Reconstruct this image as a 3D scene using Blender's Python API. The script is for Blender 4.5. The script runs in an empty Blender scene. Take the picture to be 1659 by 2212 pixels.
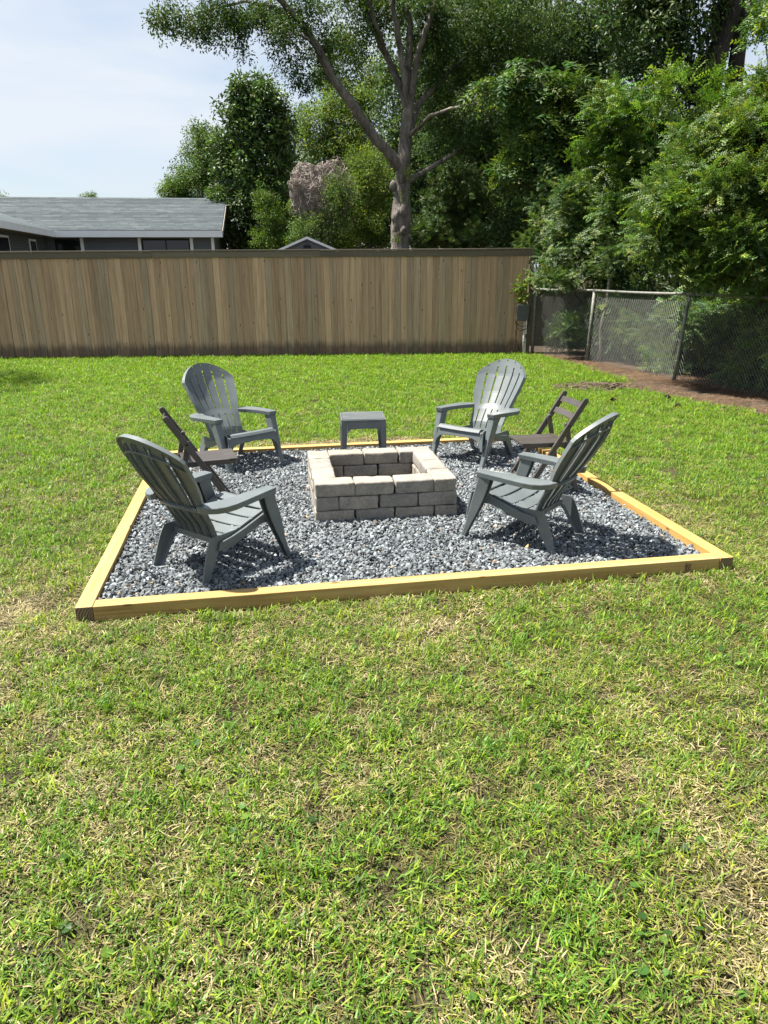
import bpy, bmesh, math, random
import numpy as np
from mathutils import Vector, Matrix, noise as mnoise
random.seed(7); rng = np.random.default_rng(7)
R = math.radians
sc = bpy.context.scene
C = sc.collection

# ------------------------------------------------------------------ camera, sky, sun, exposure
PITCH, ROLL, CAMH = 0.3201, 0.0071, 1.779
cam_d = bpy.data.cameras.new('camera'); cam = bpy.data.objects.new('camera', cam_d); C.objects.link(cam)
cam_d.sensor_fit = 'VERTICAL'; cam_d.sensor_height = 36; cam_d.lens = 36 * 2700 / 3840
cam_d.clip_start = .05; cam_d.clip_end = 1000
_f = Vector((0, math.cos(PITCH), -math.sin(PITCH))); _r = Vector((1, 0, 0)); _d = _f.cross(_r)
_rt = math.cos(ROLL) * _r + math.sin(ROLL) * _d; _dn = -math.sin(ROLL) * _r + math.cos(ROLL) * _d
m = Matrix.Identity(4)
for i in range(3):
    m[i][0] = _rt[i]; m[i][1] = -_dn[i]; m[i][2] = -_f[i]
m[0][3], m[1][3], m[2][3] = 0, 0, CAMH
cam.matrix_world = m
sc.camera = cam

SUN_DIR = Vector((-.50, .09, 1.0)).normalized()          # towards the sun: behind the fence, to the left
SUN_EL = math.asin(SUN_DIR.z)
w = bpy.data.worlds.new('World'); sc.world = w; w.use_nodes = True
nt = w.node_tree; nt.nodes.clear(); N = nt.nodes.new; L = nt.links.new
sky = N('ShaderNodeTexSky'); sky.sky_type = 'NISHITA'; sky.sun_disc = False
sky.sun_elevation = SUN_EL; sky.sun_rotation = math.atan2(SUN_DIR.x, SUN_DIR.y)
sky.air_density = 1.0; sky.dust_density = 1.4; sky.ozone_density = 1.2
tc = N('ShaderNodeTexCoord'); mp = N('ShaderNodeMapping'); mp.inputs['Scale'].default_value = (1, 1, 3.2)
mp.inputs['Location'].default_value = (.35, .1, .2)
n1 = N('ShaderNodeTexNoise'); n1.inputs['Scale'].default_value = 2.3; n1.inputs['Detail'].default_value = 7; n1.inputs['Roughness'].default_value = .52
n1.inputs['Distortion'].default_value = .35
cr = N('ShaderNodeValToRGB'); cr.color_ramp.elements[0].position = .40; cr.color_ramp.elements[1].position = .62
cr.color_ramp.elements[0].color = (.32, .32, .32, 1); cr.color_ramp.elements[1].color = (1, 1, 1, 1)
mx = N('ShaderNodeMixRGB'); mx.inputs[2].default_value = (5.0, 5.4, 5.9, 1)
bg = N('ShaderNodeBackground'); bg.inputs['Strength'].default_value = .05
wo = N('ShaderNodeOutputWorld')
L(tc.outputs['Generated'], mp.inputs[0]); L(mp.outputs[0], n1.inputs['Vector']); L(n1.outputs['Fac'], cr.inputs[0])
L(cr.outputs[0], mx.inputs[0]); L(sky.outputs[0], mx.inputs[1]); L(mx.outputs[0], bg.inputs[0]); L(bg.outputs[0], wo.inputs[0])
sd = bpy.data.lights.new('sun', 'SUN'); sd.energy = 5.0; sd.angle = R(1.0); sd.color = (1, .95, .86)
so = bpy.data.objects.new('sun', sd); C.objects.link(so); so.rotation_euler = SUN_DIR.to_track_quat('Z', 'Y').to_euler()
so.location = SUN_DIR * 60
vs = sc.view_settings; vs.view_transform = 'Standard'; vs.look = 'None'; vs.exposure = 1.72; vs.gamma = 1
sc.cycles.max_bounces = 6; sc.cycles.transparent_max_bounces = 6

# ------------------------------------------------------------------ helpers
def at(px, py, Y):                       # surveyed picture point at a given distance -> world point
    q = Vector(((px - 829.5) / 1555.3, (py - 1106) / 1555.3, 1))
    d = _rt * q.x + _dn * q.y + _f * q.z
    return Vector((0, 0, CAMH)) + d * (Y / d.y)

def tag(o, label=None, cat=None, group=None, kind=None):
    if label: o['label'] = label
    if cat: o['category'] = cat
    if group: o['group'] = group
    if kind: o['kind'] = kind
    return o

def empty(name, loc, rz=0):
    o = bpy.data.objects.new(name, None); C.objects.link(o); o.location = loc; o.rotation_euler = (0, 0, rz)
    o.empty_display_size = .1
    return o

def link(name, me, mats, parent=None, loc=None, rot=None):
    o = bpy.data.objects.new(name, me); C.objects.link(o)
    if mats is not None and not me.materials:
        for mm in (mats if isinstance(mats, (list, tuple)) else [mats]): me.materials.append(mm)
    if parent: o.parent = parent
    if loc is not None: o.location = loc
    if rot is not None: o.rotation_euler = rot
    return o

class MB:
    def __init__(s): s.v = []; s.f = []; s.m = []
    def add(s, vs_, fs, mi=0):
        b = len(s.v); s.v += [tuple(p) for p in vs_]; s.f += [tuple(i + b for i in f) for f in fs]; s.m += [mi] * len(fs)
    def box(s, a, b, mi=0, M=None):
        x0, y0, z0 = a; x1, y1, z1 = b
        p = [Vector(q) for q in ((x0,y0,z0),(x1,y0,z0),(x1,y1,z0),(x0,y1,z0),(x0,y0,z1),(x1,y0,z1),(x1,y1,z1),(x0,y1,z1))]
        if M is not None: p = [M @ q for q in p]
        s.add(p, [(0,3,2,1),(4,5,6,7),(0,1,5,4),(1,2,6,5),(2,3,7,6),(3,0,4,7)], mi)
    def prism(s, poly, vec, mi=0):                      # planar polygon extruded by a vector
        n = len(poly); vec = Vector(vec); a = [Vector(p) for p in poly]; b = [p + vec for p in a]
        s.add(a + b, [tuple(range(n))[::-1], tuple(range(n, 2 * n))] + [(i, (i + 1) % n, n + (i + 1) % n, n + i) for i in range(n)], mi)
    def loft(s, rings, mi=0, caps=True):
        n = len(rings[0]); b = []
        for r_ in rings: b += list(r_)
        fs = []
        for k in range(len(rings) - 1):
            for i in range(n):
                j = (i + 1) % n; fs.append((k*n+i, k*n+j, (k+1)*n+j, (k+1)*n+i))
        if caps: fs += [tuple(range(n))[::-1], tuple(range((len(rings)-1)*n, len(rings)*n))]
        s.add(b, fs, mi)
    def tube(s, pts, rad, sides=6, mi=0, wob=0):
        pts = [Vector(p) for p in pts]; rings = []
        up = Vector((.13, .27, .95))
        for k, p in enumerate(pts):
            t = (pts[min(k+1, len(pts)-1)] - pts[max(k-1, 0)]).normalized()
            a = t.cross(up)
            if a.length < .05: a = t.cross(Vector((1, 0, 0)))
            a.normalize(); b = t.cross(a); rr = rad[k] if hasattr(rad, '__len__') else rad
            ring = []
            for i in range(sides):
                an = 2 * math.pi * i / sides; r2 = rr
                if wob: r2 *= 1 + wob * mnoise.noise(p * 2.1 + Vector((math.cos(an), math.sin(an), 0)) * 1.3) + wob * .5 * mnoise.noise(p * 5 + Vector((math.cos(an), math.sin(an), 0)) * 2.2)
                ring.append(p + a * (math.cos(an) * r2) + b * (math.sin(an) * r2))
            rings.append(ring)
        s.loft(rings, mi)
    def mesh(s, name, smooth=False):
        me = bpy.data.meshes.new(name); me.from_pydata(s.v, [], s.f)
        if any(s.m): me.polygons.foreach_set('material_index', s.m)
        bm = bmesh.new(); bm.from_mesh(me); bmesh.ops.recalc_face_normals(bm, faces=bm.faces); bm.to_mesh(me); bm.free()
        if smooth: me.polygons.foreach_set('use_smooth', [True] * len(me.polygons))
        me.update(); return me
    def build(s, name, mats, parent=None, loc=None, rot=None, bev=0, smooth=False, seg=2):
        o = link(name, s.mesh(name, smooth), mats, parent, loc, rot)
        if bev:
            md = o.modifiers.new('bevel', 'BEVEL'); md.width = bev; md.segments = seg; md.limit_method = 'ANGLE'; md.angle_limit = R(40)
        return o

def copy_tree(o, parent=None):
    c = o.copy(); C.objects.link(c); c.parent = parent
    for ch in o.children: copy_tree(ch, c)
    return c

# ---- node material helpers
class NT:
    def __init__(s, name):
        s.mat = bpy.data.materials.new(name); s.mat.use_nodes = True; s.t = s.mat.node_tree
        s.b = s.t.nodes['Principled BSDF']; s.out = s.t.nodes['Material Output']
    def n(s, ty, **kw):
        x = s.t.nodes.new('ShaderNode' + ty)
        for k, v in kw.items():
            if k in ('in_',):
                for kk, vv in v.items(): x.inputs[kk].default_value = vv
            else: setattr(x, k, v)
        return x
    def l(s, a, b): s.t.links.new(a, b)
    def ramp(s, fac, stops):
        r_ = s.n('ValToRGB'); e = r_.color_ramp.elements
        while len(e) < len(stops): e.new(.5)
        for el, (p, c) in zip(e, stops): el.position = p; el.color = (c[0], c[1], c[2], 1)
        s.l(fac, r_.inputs[0]); return r_.outputs[0]
    def mix(s, fac, a, b, mode='MIX'):
        x = s.n('MixRGB', blend_type=mode)
        for i, q in ((0, fac), (1, a), (2, b)):
            if hasattr(q, 'is_linked'): s.l(q, x.inputs[i])
            elif i == 0: x.inputs[0].default_value = q
            else: x.inputs[i].default_value = (q[0], q[1], q[2], 1)
        return x.outputs[0]
    def math(s, op, a, b=0, clamp=False):
        x = s.n('Math', operation=op, use_clamp=clamp)
        for i, q in ((0, a), (1, b)):
            if hasattr(q, 'is_linked'): s.l(q, x.inputs[i])
            else: x.inputs[i].default_value = q
        return x.outputs[0]
    def coord(s, scale=(1, 1, 1), rnd=0, which='Object'):
        tc_ = s.n('TexCoord'); mp_ = s.n('Mapping'); mp_.inputs['Scale'].default_value = scale
        s.l(tc_.outputs[which], mp_.inputs[0])
        if rnd:
            oi = s.n('ObjectInfo'); va = s.n('VectorMath', operation='SCALE'); va.inputs[0].default_value = (13.1, 27.7, 7.9)
            s.l(oi.outputs['Random'], va.inputs['Scale']); s.l(va.outputs[0], mp_.inputs['Location'])
        return mp_.outputs[0]
    def noise(s, vec, scale, detail=4, rough=.55, dist=0):
        x = s.n('TexNoise', in_={'Scale': scale, 'Detail': detail, 'Roughness': rough, 'Distortion': dist}); s.l(vec, x.inputs['Vector']); return x.outputs['Fac']
    def bump(s, h, st=.3, dist=.01):
        x = s.n('Bump', in_={'Strength': st, 'Distance': dist}); s.l(h, x.inputs['Height']); s.l(x.outputs[0], s.b.inputs['Normal'])
    def col(s, c): s.l(c, s.b.inputs['Base Color'])
    def set(s, **kw):
        for k, v in kw.items(): s.b.inputs[k.replace('_', ' ')].default_value = v
    def rand(s):
        return s.n('ObjectInfo').outputs['Random']

def plain(name, c, rough=.6, spec=.4, noise_amt=.12, scale=8, metallic=0):
    t = NT(name); v = t.coord(); f = t.noise(v, scale, 5)
    lo = [x * (1 - noise_amt) for x in c]; hi = [x * (1 + noise_amt) for x in c]
    t.col(t.ramp(f, [(.3, lo), (.7, hi)])); t.set(Roughness=rough, Specular_IOR_Level=spec, Metallic=metallic)
    return t.mat

def wood(name, stops, axis, fine=60, rough=.75, rnd=.25, knots=False, spec=.25, dark_end=False, hue=None):
    t = NT(name); s_ = [1, 1, 1]; s_[axis] = .045
    v = t.coord(s_, 1); g = t.noise(v, fine, 6, .6, .6)
    v2 = t.coord([q * (.5 if i == axis else 1) for i, q in enumerate(s_)], 1); g2 = t.noise(v2, fine * .22, 4, .5, 1.2)
    f = t.mix(.5, g, g2); c = t.ramp(f, stops)
    rd = t.rand()
    c = t.mix(1, c, t.ramp(rd, [(0, (1 - rnd,) * 3), (.5, (1, 1, 1)), (1, (1 + rnd,) * 3)]), 'MULTIPLY')
    if hue:
        r2 = t.math('FRACT', t.math('MULTIPLY', rd, 7.31))
        c = t.mix(t.ramp(r2, [(.45, (0, 0, 0)), (.8, (1, 1, 1))]), c, t.mix(1, c, hue, 'MULTIPLY'))
    if knots:
        ks = [3.2, 3.2, 3.2]; ks[axis] = 1.1
        vo = t.n('TexVoronoi', in_={'Scale': 2.6, 'Randomness': 1.0}); t.l(t.coord(ks, 1), vo.inputs['Vector'])
        c = t.mix(t.ramp(vo.outputs['Distance'], [(.05, (1, 1, 1)), (.11, (0, 0, 0))]), c, (.10, .055, .02))
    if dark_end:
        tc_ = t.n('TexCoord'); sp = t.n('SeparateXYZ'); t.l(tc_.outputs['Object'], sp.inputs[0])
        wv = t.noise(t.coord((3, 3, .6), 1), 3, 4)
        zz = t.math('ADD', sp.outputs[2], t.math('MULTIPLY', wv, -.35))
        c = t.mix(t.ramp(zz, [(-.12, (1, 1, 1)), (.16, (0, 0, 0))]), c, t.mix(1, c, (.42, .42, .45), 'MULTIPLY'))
    t.col(c); t.bump(f, .25, .004); t.set(Roughness=rough, Specular_IOR_Level=spec)
    return t.mat

def leafmat(name, c, trans=.35, rough=.42, var=.35, yellow=.2, spec=.4):
    t = NT(name); at_ = t.n('Attribute', attribute_type='INSTANCER', attribute_name='tint')
    vv = t.n('Attribute', attribute_type='GEOMETRY', attribute_name='var')
    k = t.ramp(vv.outputs['Fac'], [(0, [x * (1 - var) for x in c]), (.7, c), (1, [c[0] * (1 + yellow * 3), c[1] * (1 + yellow), c[2] * .8])])
    k = t.mix(1, k, at_.outputs['Color'], 'MULTIPLY'); t.col(k)
    t.set(Roughness=rough, Specular_IOR_Level=spec)
    tr = t.n('BsdfTranslucent'); t.l(t.mix(1, k, (1.15, 1.25, .55), 'MULTIPLY'), tr.inputs[0])
    ms = t.n('MixShader', in_={0: trans}); t.l(t.b.outputs[0], ms.inputs[1]); t.l(tr.outputs[0], ms.inputs[2]); t.l(ms.outputs[0], t.out.inputs[0])
    return t.mat

# ---- scatter: many small pieces as ONE geometry-nodes object
_gn = {}
def scatter_group(K):
    if K in _gn: return _gn[K]
    g = bpy.data.node_groups.new('scatter_%d' % K, 'GeometryNodeTree'); _gn[K] = g
    g.interface.new_socket('Geometry', in_out='INPUT', socket_type='NodeSocketGeometry')
    g.interface.new_socket('Geometry', in_out='OUTPUT', socket_type='NodeSocketGeometry')
    n = g.nodes.new; l = g.links.new
    gi = n('NodeGroupInput'); go = n('NodeGroupOutput')
    def attr(nm, ty):
        a = n('GeometryNodeInputNamedAttribute'); a.data_type = ty; a.inputs['Name'].default_value = nm; return a.outputs['Attribute']
    pid = attr('pid', 'INT')
    def sep(k):
        c = n('FunctionNodeCompare'); c.data_type = 'INT'; c.operation = 'EQUAL'
        ints = [i for i in c.inputs if i.type == 'INT']; l(pid, ints[0]); ints[1].default_value = k
        s = n('GeometryNodeSeparateGeometry'); s.domain = 'POINT'; l(gi.outputs[0], s.inputs['Geometry']); l(c.outputs[0], s.inputs['Selection'])
        return s.outputs['Selection']
    j = n('GeometryNodeJoinGeometry')
    for k in range(K):
        gti = n('GeometryNodeGeometryToInstance'); l(sep(k), gti.inputs[0]); l(gti.outputs[0], j.inputs[0])
    m2p = n('GeometryNodeMeshToPoints'); l(sep(-1), m2p.inputs['Mesh'])
    iop = n('GeometryNodeInstanceOnPoints'); l(m2p.outputs[0], iop.inputs['Points']); l(j.outputs[0], iop.inputs['Instance'])
    iop.inputs['Pick Instance'].default_value = True; l(attr('idx', 'INT'), iop.inputs['Instance Index'])
    e2r = n('FunctionNodeEulerToRotation'); l(attr('rot', 'FLOAT_VECTOR'), e2r.inputs[0]); l(e2r.outputs[0], iop.inputs['Rotation'])
    l(attr('scl', 'FLOAT_VECTOR'), iop.inputs['Scale']); l(iop.outputs[0], go.inputs[0])
    return g

def scatter(name, protos, pts, rot, scl, idx, tint, mats, parent=None, origin=(0, 0, 0), smooth=False):
    """protos: list of (verts Nx3, faces, var per vertex); pts etc numpy arrays"""
    origin = np.array(origin, float); pts = np.asarray(pts, float) - origin
    V = []; F = []; pid = []; var = []
    for k, (v, f, a) in enumerate(protos):
        b = len(V); V += [tuple(p) for p in v]; F += [tuple(i + b for i in q) for q in f]; pid += [k] * len(v); var += list(a)
    np_ = len(V); n = len(pts)
    V += [tuple(p) for p in pts]
    me = bpy.data.meshes.new(name); me.from_pydata(V, [], F)
    if smooth: me.polygons.foreach_set('use_smooth', [True] * len(me.polygons))
    def A(nm, ty, data, key='value', dim=1):
        a = me.attributes.new(nm, ty, 'POINT'); a.data.foreach_set(key, np.ascontiguousarray(data).ravel())
    A('pid', 'INT', np.concatenate([np.array(pid, np.int32), np.full(n, -1, np.int32)]))
    A('var', 'FLOAT', np.concatenate([np.array(var, np.float32), np.zeros(n, np.float32)]))
    A('idx', 'INT', np.concatenate([np.zeros(np_, np.int32), np.asarray(idx, np.int32)]))
    pad3 = np.zeros((np_, 3), np.float32)
    A('rot', 'FLOAT_VECTOR', np.vstack([pad3, np.asarray(rot, np.float32)]), 'vector')
    scl = np.asarray(scl, np.float32); scl = np.repeat(scl[:, None], 3, 1) if scl.ndim == 1 else scl
    A('scl', 'FLOAT_VECTOR', np.vstack([pad3, scl]), 'vector')
    t4 = np.ones((np_ + n, 4), np.float32); t4[np_:, :3] = tint
    A('tint', 'FLOAT_COLOR', t4, 'color')
    o = link(name, me, mats, parent, origin)
    md = o.modifiers.new('scatter', 'NODES'); md.node_group = scatter_group(len(protos))
    o['kind'] = 'stuff'
    return o

# ------------------------------------------------------------------ materials
M = {}
M['timber'] = wood('pine_timber', [(.30, (.19, .112, .036)), (.46, (.34, .228, .082)), (.58, (.40, .285, .112)), (.72, (.46, .345, .155))], 0, 42, .6, .10, True, .3, hue=(1.02, .90, .74))
t = NT('pine_end_grain'); tc_ = t.n('TexCoord'); wv = t.n('TexWave', wave_type='RINGS', rings_direction='X', in_={'Scale': 22, 'Distortion': 2.5, 'Detail': 3})
mp_ = t.n('Mapping'); mp_.inputs['Location'].default_value = (0, .012, -.03); t.l(tc_.outputs['Object'], mp_.inputs[0]); t.l(mp_.outputs[0], wv.inputs[0])
t.col(t.ramp(wv.outputs['Fac'], [(.2, (.07, .045, .026)), (.8, (.20, .14, .08))])); t.set(Roughness=.8); M['endgrain'] = t.mat
M['ink'] = plain('stamp_ink', (.06, .035, .03), .8)
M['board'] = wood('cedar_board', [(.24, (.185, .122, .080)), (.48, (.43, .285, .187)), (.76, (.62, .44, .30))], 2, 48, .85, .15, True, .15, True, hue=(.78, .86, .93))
M['cap'] = wood('weathered_cap', [(.25, (.10, .085, .065)), (.6, (.17, .14, .11)), (.8, (.24, .20, .16))], 0, 40, .85, .15, False, .15)
M['greyboard'] = wood('grey_plank', [(.25, (.10, .095, .085)), (.7, (.21, .195, .17))], 2, 40, .9, .2, False, .1)

t = NT('slate_plastic'); v = t.coord((1, 1, 1)); g = t.noise(t.coord((6, 60, 60)), 9, 4, .6)
f0 = t.noise(v, 5, 7, .65); t.col(t.ramp(f0, [(.3, (.085, .099, .103)), (.7, (.118, .135, .139))]))
t.bump(g, .12, .002); t.set(Roughness=.38, Specular_IOR_Level=.5); M['plastic'] = t.mat
t = NT('charcoal_plastic'); t.col(t.ramp(t.noise(t.coord(), 12, 5), [(.3, (.09, .10, .104)), (.7, (.12, .132, .136))])); t.bump(t.noise(t.coord((60, 6, 60)), 9, 4, .6), .1, .002)
t.set(Roughness=.42, Specular_IOR_Level=.5); M['tableplastic'] = t.mat
M['darkwood'] = wood('dark_brown_stain', [(.3, (.040, .034, .030)), (.7, (.072, .062, .056))], 1, 50, .34, .1, False, .6)

t = NT('concrete_block'); v = t.coord((1, 1, 1), 1); a = t.noise(v, 9, 6, .65); b_ = t.noise(v, 55, 4, .6)
c = t.ramp(a, [(.25, (.100, .092, .080)), (.5, (.195, .178, .154)), (.75, (.30, .268, .225))])
c = t.mix(.3, c, t.ramp(b_, [(.3, (.15, .14, .13)), (.7, (.47, .44, .39))]))
c = t.mix(1, c, t.ramp(t.rand(), [(0, (.84, .86, .88)), (.5, (1, 1, 1)), (1, (1.08, 1.02, .94))]), 'MULTIPLY')
t.col(c); t.bump(t.mix(.5, a, b_), .5, .006); t.set(Roughness=.92, Specular_IOR_Level=.2); M['block'] = t.mat

t = NT('crushed_stone'); at_ = t.n('Attribute', attribute_type='INSTANCER', attribute_name='tint')
v = t.coord((1, 1, 1)); a = t.noise(v, 40, 4, .6)
t.col(t.mix(1, at_.outputs['Color'], t.ramp(a, [(.3, (.72, .74, .76)), (.7, (1.18, 1.18, 1.18))]), 'MULTIPLY')); t.set(Roughness=.72, Specular_IOR_Level=.35); M['stone'] = t.mat
M['gravelbase'] = plain('gravel_dust', (.05, .055, .06), .95, .1, .4, 60)

t = NT('shadow_dark_soil'); v = t.coord((1, 1, 1)); a = t.noise(v, 1.1, 6, .6); b_ = t.noise(v, 90, 4, .7)
c = t.mix(t.ramp(a, [(.50, (0, 0, 0)), (.72, (1, 1, 1))]), (.042, .040, .018), (.070, .055, .033))  # soil browns, darkened so bare gaps read as shadow between the blades
c = t.mix(.45, c, t.ramp(b_, [(.3, (.014, .012, .007)), (.55, (.055, .050, .024)), (.8, (.17, .14, .075))]))
t.col(c); t.bump(b_, .8, .01); t.set(Roughness=.95, Specular_IOR_Level=.1); M['ground'] = t.mat
t = NT('bare_dirt'); v = t.coord(); a = t.noise(v, 2.2, 6, .65); b_ = t.noise(v, 45, 5, .7)
c = t.ramp(a, [(.3, (.022, .017, .014)), (.55, (.040, .031, .025)), (.75, (.068, .052, .04))])
c = t.mix(.4, c, t.ramp(b_, [(.3, (.022, .017, .013)), (.7, (.15, .11, .075))])); t.col(c); t.bump(b_, .8, .02); t.set(Roughness=.95, Specular_IOR_Level=.1); M['dirt'] = t.mat

M['grass'] = leafmat('grass_blade', (.152, .256, .023), .42, .45, .5, .30, .25)
M['straw'] = leafmat('straw_blade', (.35, .29, .165), .15, .6, .45, .0, .25)
M['needle_litter'] = leafmat('pine_straw_needle', (.17, .11, .07), .05, .7, .5, 0, .2)
M['oakleaf'] = leafmat('oak_leaf', (.052, .098, .030), .32, .5, .4, .3, .18)
M['darkleaf'] = leafmat('glossy_dark_leaf', (.050, .088, .030), .24, .45, .35, .25, .25)
M['midleaf'] = leafmat('mid_green_leaf', (.080, .140, .038), .35, .5, .4, .35, .2)
M['palleaf'] = leafmat('pale_green_leaf', (.115, .185, .048), .4, .5, .35, .4, .2)
M['deepleaf'] = leafmat('deep_shade_leaf', (.056, .10, .036), .30, .5, .4, .2, .18)
M['brightleaf'] = leafmat('privet_leaf', (.092, .160, .036), .38, .42, .45, .28, .28)
M['privet'] = leafmat('blue_green_privet_leaf', (.075, .132, .045), .32, .42, .45, .3, .28)
M['needle'] = leafmat('pine_needle', (.07, .12, .035), .2, .5, .3, .2)
def barkmat(name, lo, hi, scale=14):
    t = NT(name); v = t.coord((1, 1, .22)); a = t.noise(v, scale, 6, .65, .8); b_ = t.noise(t.coord(), 2.2, 4)
    c = t.ramp(a, [(.32, lo), (.62, hi)]); c = t.mix(.35, c, t.ramp(b_, [(.35, lo), (.65, [x * 1.35 for x in hi])]))
    t.col(c); t.bump(a, 1.0, .12); t.set(Roughness=.95, Specular_IOR_Level=.1); return t.mat
M['bark'] = barkmat('oak_bark', (.040, .035, .031), (.27, .24, .212), 11)
M['darkbark'] = barkmat('dark_bark', (.025, .021, .018), (.07, .06, .05))
M['vine'] = plain('dead_vine', (.30, .26, .235), .95, .1, .35, 6)
M['galv'] = plain('galvanised_steel', (.17, .17, .155), .65, .3, .25, 18, .2)
M['wire'] = plain('galvanised_wire', (.22, .225, .215), .55, .4, .2, 18, .3)
M['white'] = plain('white_paint', (.84, .85, .86), .55, .4, .04, 3)
M['siding'] = plain('grey_siding', (.125, .135, .15), .7, .3, .06, 4)
M['darkbrick'] = None
t = NT('grey_painted_brick'); br = t.n('TexBrick', in_={'Scale': 1.0, 'Brick Width': .22, 'Row Height': .075, 'Mortar Size': .008, 'Color1': (.10, .105, .11, 1), 'Color2': (.125, .13, .135, 1), 'Mortar': (.05, .052, .055, 1)})
cc = t.n('TexCoord'); sx = t.n('SeparateXYZ'); cb = t.n('CombineXYZ'); t.l(cc.outputs['Object'], sx.inputs[0]); t.l(t.math('ADD', sx.outputs[0], sx.outputs[1]), cb.inputs[0]); t.l(sx.outputs[2], cb.inputs[1])
t.l(cb.outputs[0], br.inputs['Vector']); t.col(br.outputs['Color']); t.bump(br.outputs['Fac'], -.3, .01); t.set(Roughness=.85); M['darkbrick'] = t.mat
t = NT('asphalt_shingle'); br = t.n('TexBrick', in_={'Scale': 1.0, 'Brick Width': .30, 'Row Height': 5.0, 'Mortar Size': .006, 'Bias': 0, 'Color1': (.050, .063, .070, 1), 'Color2': (.082, .097, .104, 1), 'Mortar': (.035, .04, .046, 1)})
oi = t.n('ObjectInfo'); cc = t.n('TexCoord'); sx = t.n('SeparateXYZ'); cb = t.n('CombineXYZ'); t.l(cc.outputs['Object'], sx.inputs[0]); t.l(t.math('ADD', sx.outputs[0], t.math('MULTIPLY', oi.outputs['Random'], 9.7)), cb.inputs[0])
cb.inputs[1].default_value = 2.5; t.l(cb.outputs[0], br.inputs['Vector'])
sp = t.noise(t.coord((1, 1, 1), 1), 60, 3); rc = t.ramp(t.math('FRACT', t.math('MULTIPLY', oi.outputs['Random'], 5.7)), [(0, (.78, .78, .78)), (1, (1.22, 1.22, 1.22))])
t.col(t.mix(1, t.mix(1, br.outputs['Color'], rc, 'MULTIPLY'), t.ramp(sp, [(.3, (.8, .8, .8)), (.7, (1.15, 1.15, 1.15))]), 'MULTIPLY')); t.set(Roughness=.9, Specular_IOR_Level=.2); M['shingle'] = t.mat
t = NT('window_glass'); t.set(Base_Color=(.008, .010, .012, 1), Roughness=.06, Specular_IOR_Level=.5); M['glass'] = t.mat
M['soffit'] = plain('tan_soffit', (.30, .27, .235), .8, .2, .05, 3)
M['boxgrey'] = plain('grey_enclosure', (.075, .08, .088), .5, .4, .15, 10)
M['pvc'] = plain('grey_pvc', (.46, .48, .50), .5, .4, .08, 10)
M['black'] = plain('black_rubber', (.012, .012, .013), .6, .3, .1, 10)
M['rot'] = plain('rotten_wood', (.085, .062, .048), .95, .1, .5, 30)
M['cone'] = plain('pine_cone', (.05, .036, .027), .9, .15, .4, 40)
M['ash'] = plain('fire_pit_soil', (.06, .055, .05), .95, .1, .4, 30)

# ------------------------------------------------------------------ ground
bmx = MB(); bmx.add([(-160, -60, 0), (160, -60, 0), (160, 260, 0), (-160, 260, 0)], [(0, 1, 2, 3)])
ground = bmx.build('lawn_ground', M['ground']); ground['kind'] = 'structure'

CH = [Vector((3.42, 16.80, 0)), Vector((4.22, 15.15, 0)), Vector((4.93, 12.30, 0)), Vector((5.98, 9.40, 0)), Vector((6.95, 6.50, 0))]   # chain-link posts
def chain_x(y):
    p = CH
    if y > p[0].y: return p[0].x + (p[0].y - y) * .5
    for a, b in zip(p, p[1:]):
        if b.y <= y <= a.y: k = (a.y - y) / (a.y - b.y); return a.x + (b.x - a.x) * k
    return p[-1].x + (p[-1].y - y) * .33
def dirt_edge(y):
    base = np.interp(y, [5, 8, 9.2, 10.4, 11.6, 12.6, 13.6, 15, 16.4, 17], [6.6, 5.45, 4.95, 4.46, 3.95, 4.15, 4.05, 3.85, 3.45, 3.1])
    return float(base) + .10 * mnoise.noise((y * 2.3, 3.1, 0)) + .05 * mnoise.noise((y * 9, 1.1, 0))
ys = np.linspace(5, 19, 180)
v = []; fcs = []
for i, y in enumerate(ys):
    v += [(dirt_edge(y), y, .006), (chain_x(y) + .6, y, .012), (chain_x(y) + 40, y, .012)]
    if i: a = 3 * (i - 1); fcs += [(a, a + 1, a + 4, a + 3), (a + 1, a + 2, a + 5, a + 4)]
d = MB(); d.add(v, fcs); dirt = d.build('dirt_strip', M['dirt']); dirt['kind'] = 'structure'

# ------------------------------------------------------------------ timber frame and gravel
FA = R(9.78); FO = Vector((-1.660, 3.498, 0)); FW, FD, TS = 3.888, 3.645, .0895
ux = Vector((math.cos(FA), math.sin(FA), 0)); uy = Vector((-math.sin(FA), math.cos(FA), 0))
frame = empty('timber_frame', FO, FA)
tag(frame, 'square border of yellow pine landscape timbers laid on the lawn', 'border')
def timber(L_, a, rz, name='timber', twist=0):
    b = MB(); n = 24
    rings = []
    for k in range(n + 1):
        x = L_ * k / n; o1 = .0022 * mnoise.noise((x * 1.7, a[0] * 3, a[1])); o2 = .002 * mnoise.noise((x * 1.3, a[1] * 5 + 2, 1))
        rings.append([Vector((x, 0 + o1, 0)), Vector((x, TS + o1, 0)), Vector((x, TS + o1, TS + o2)), Vector((x, o1, TS + o2))])
    b.loft(rings, 0); b.m[-1] = 1; b.m[-2] = 1
    return b.build(name, [M['timber'], M['endgrain']], frame, a, (0, 0, rz), .0035)
TB = [timber(FW - 2 * TS - .004, (TS + .002, 0, 0), 0), timber(FD, (TS, 0, 0.001), R(90)), timber(FD + .01, (FW, -.004, 0.001), R(90)),
      timber(FW - 2 * TS - .004, (TS + .002, FD - TS, 0), 0)]
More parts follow.
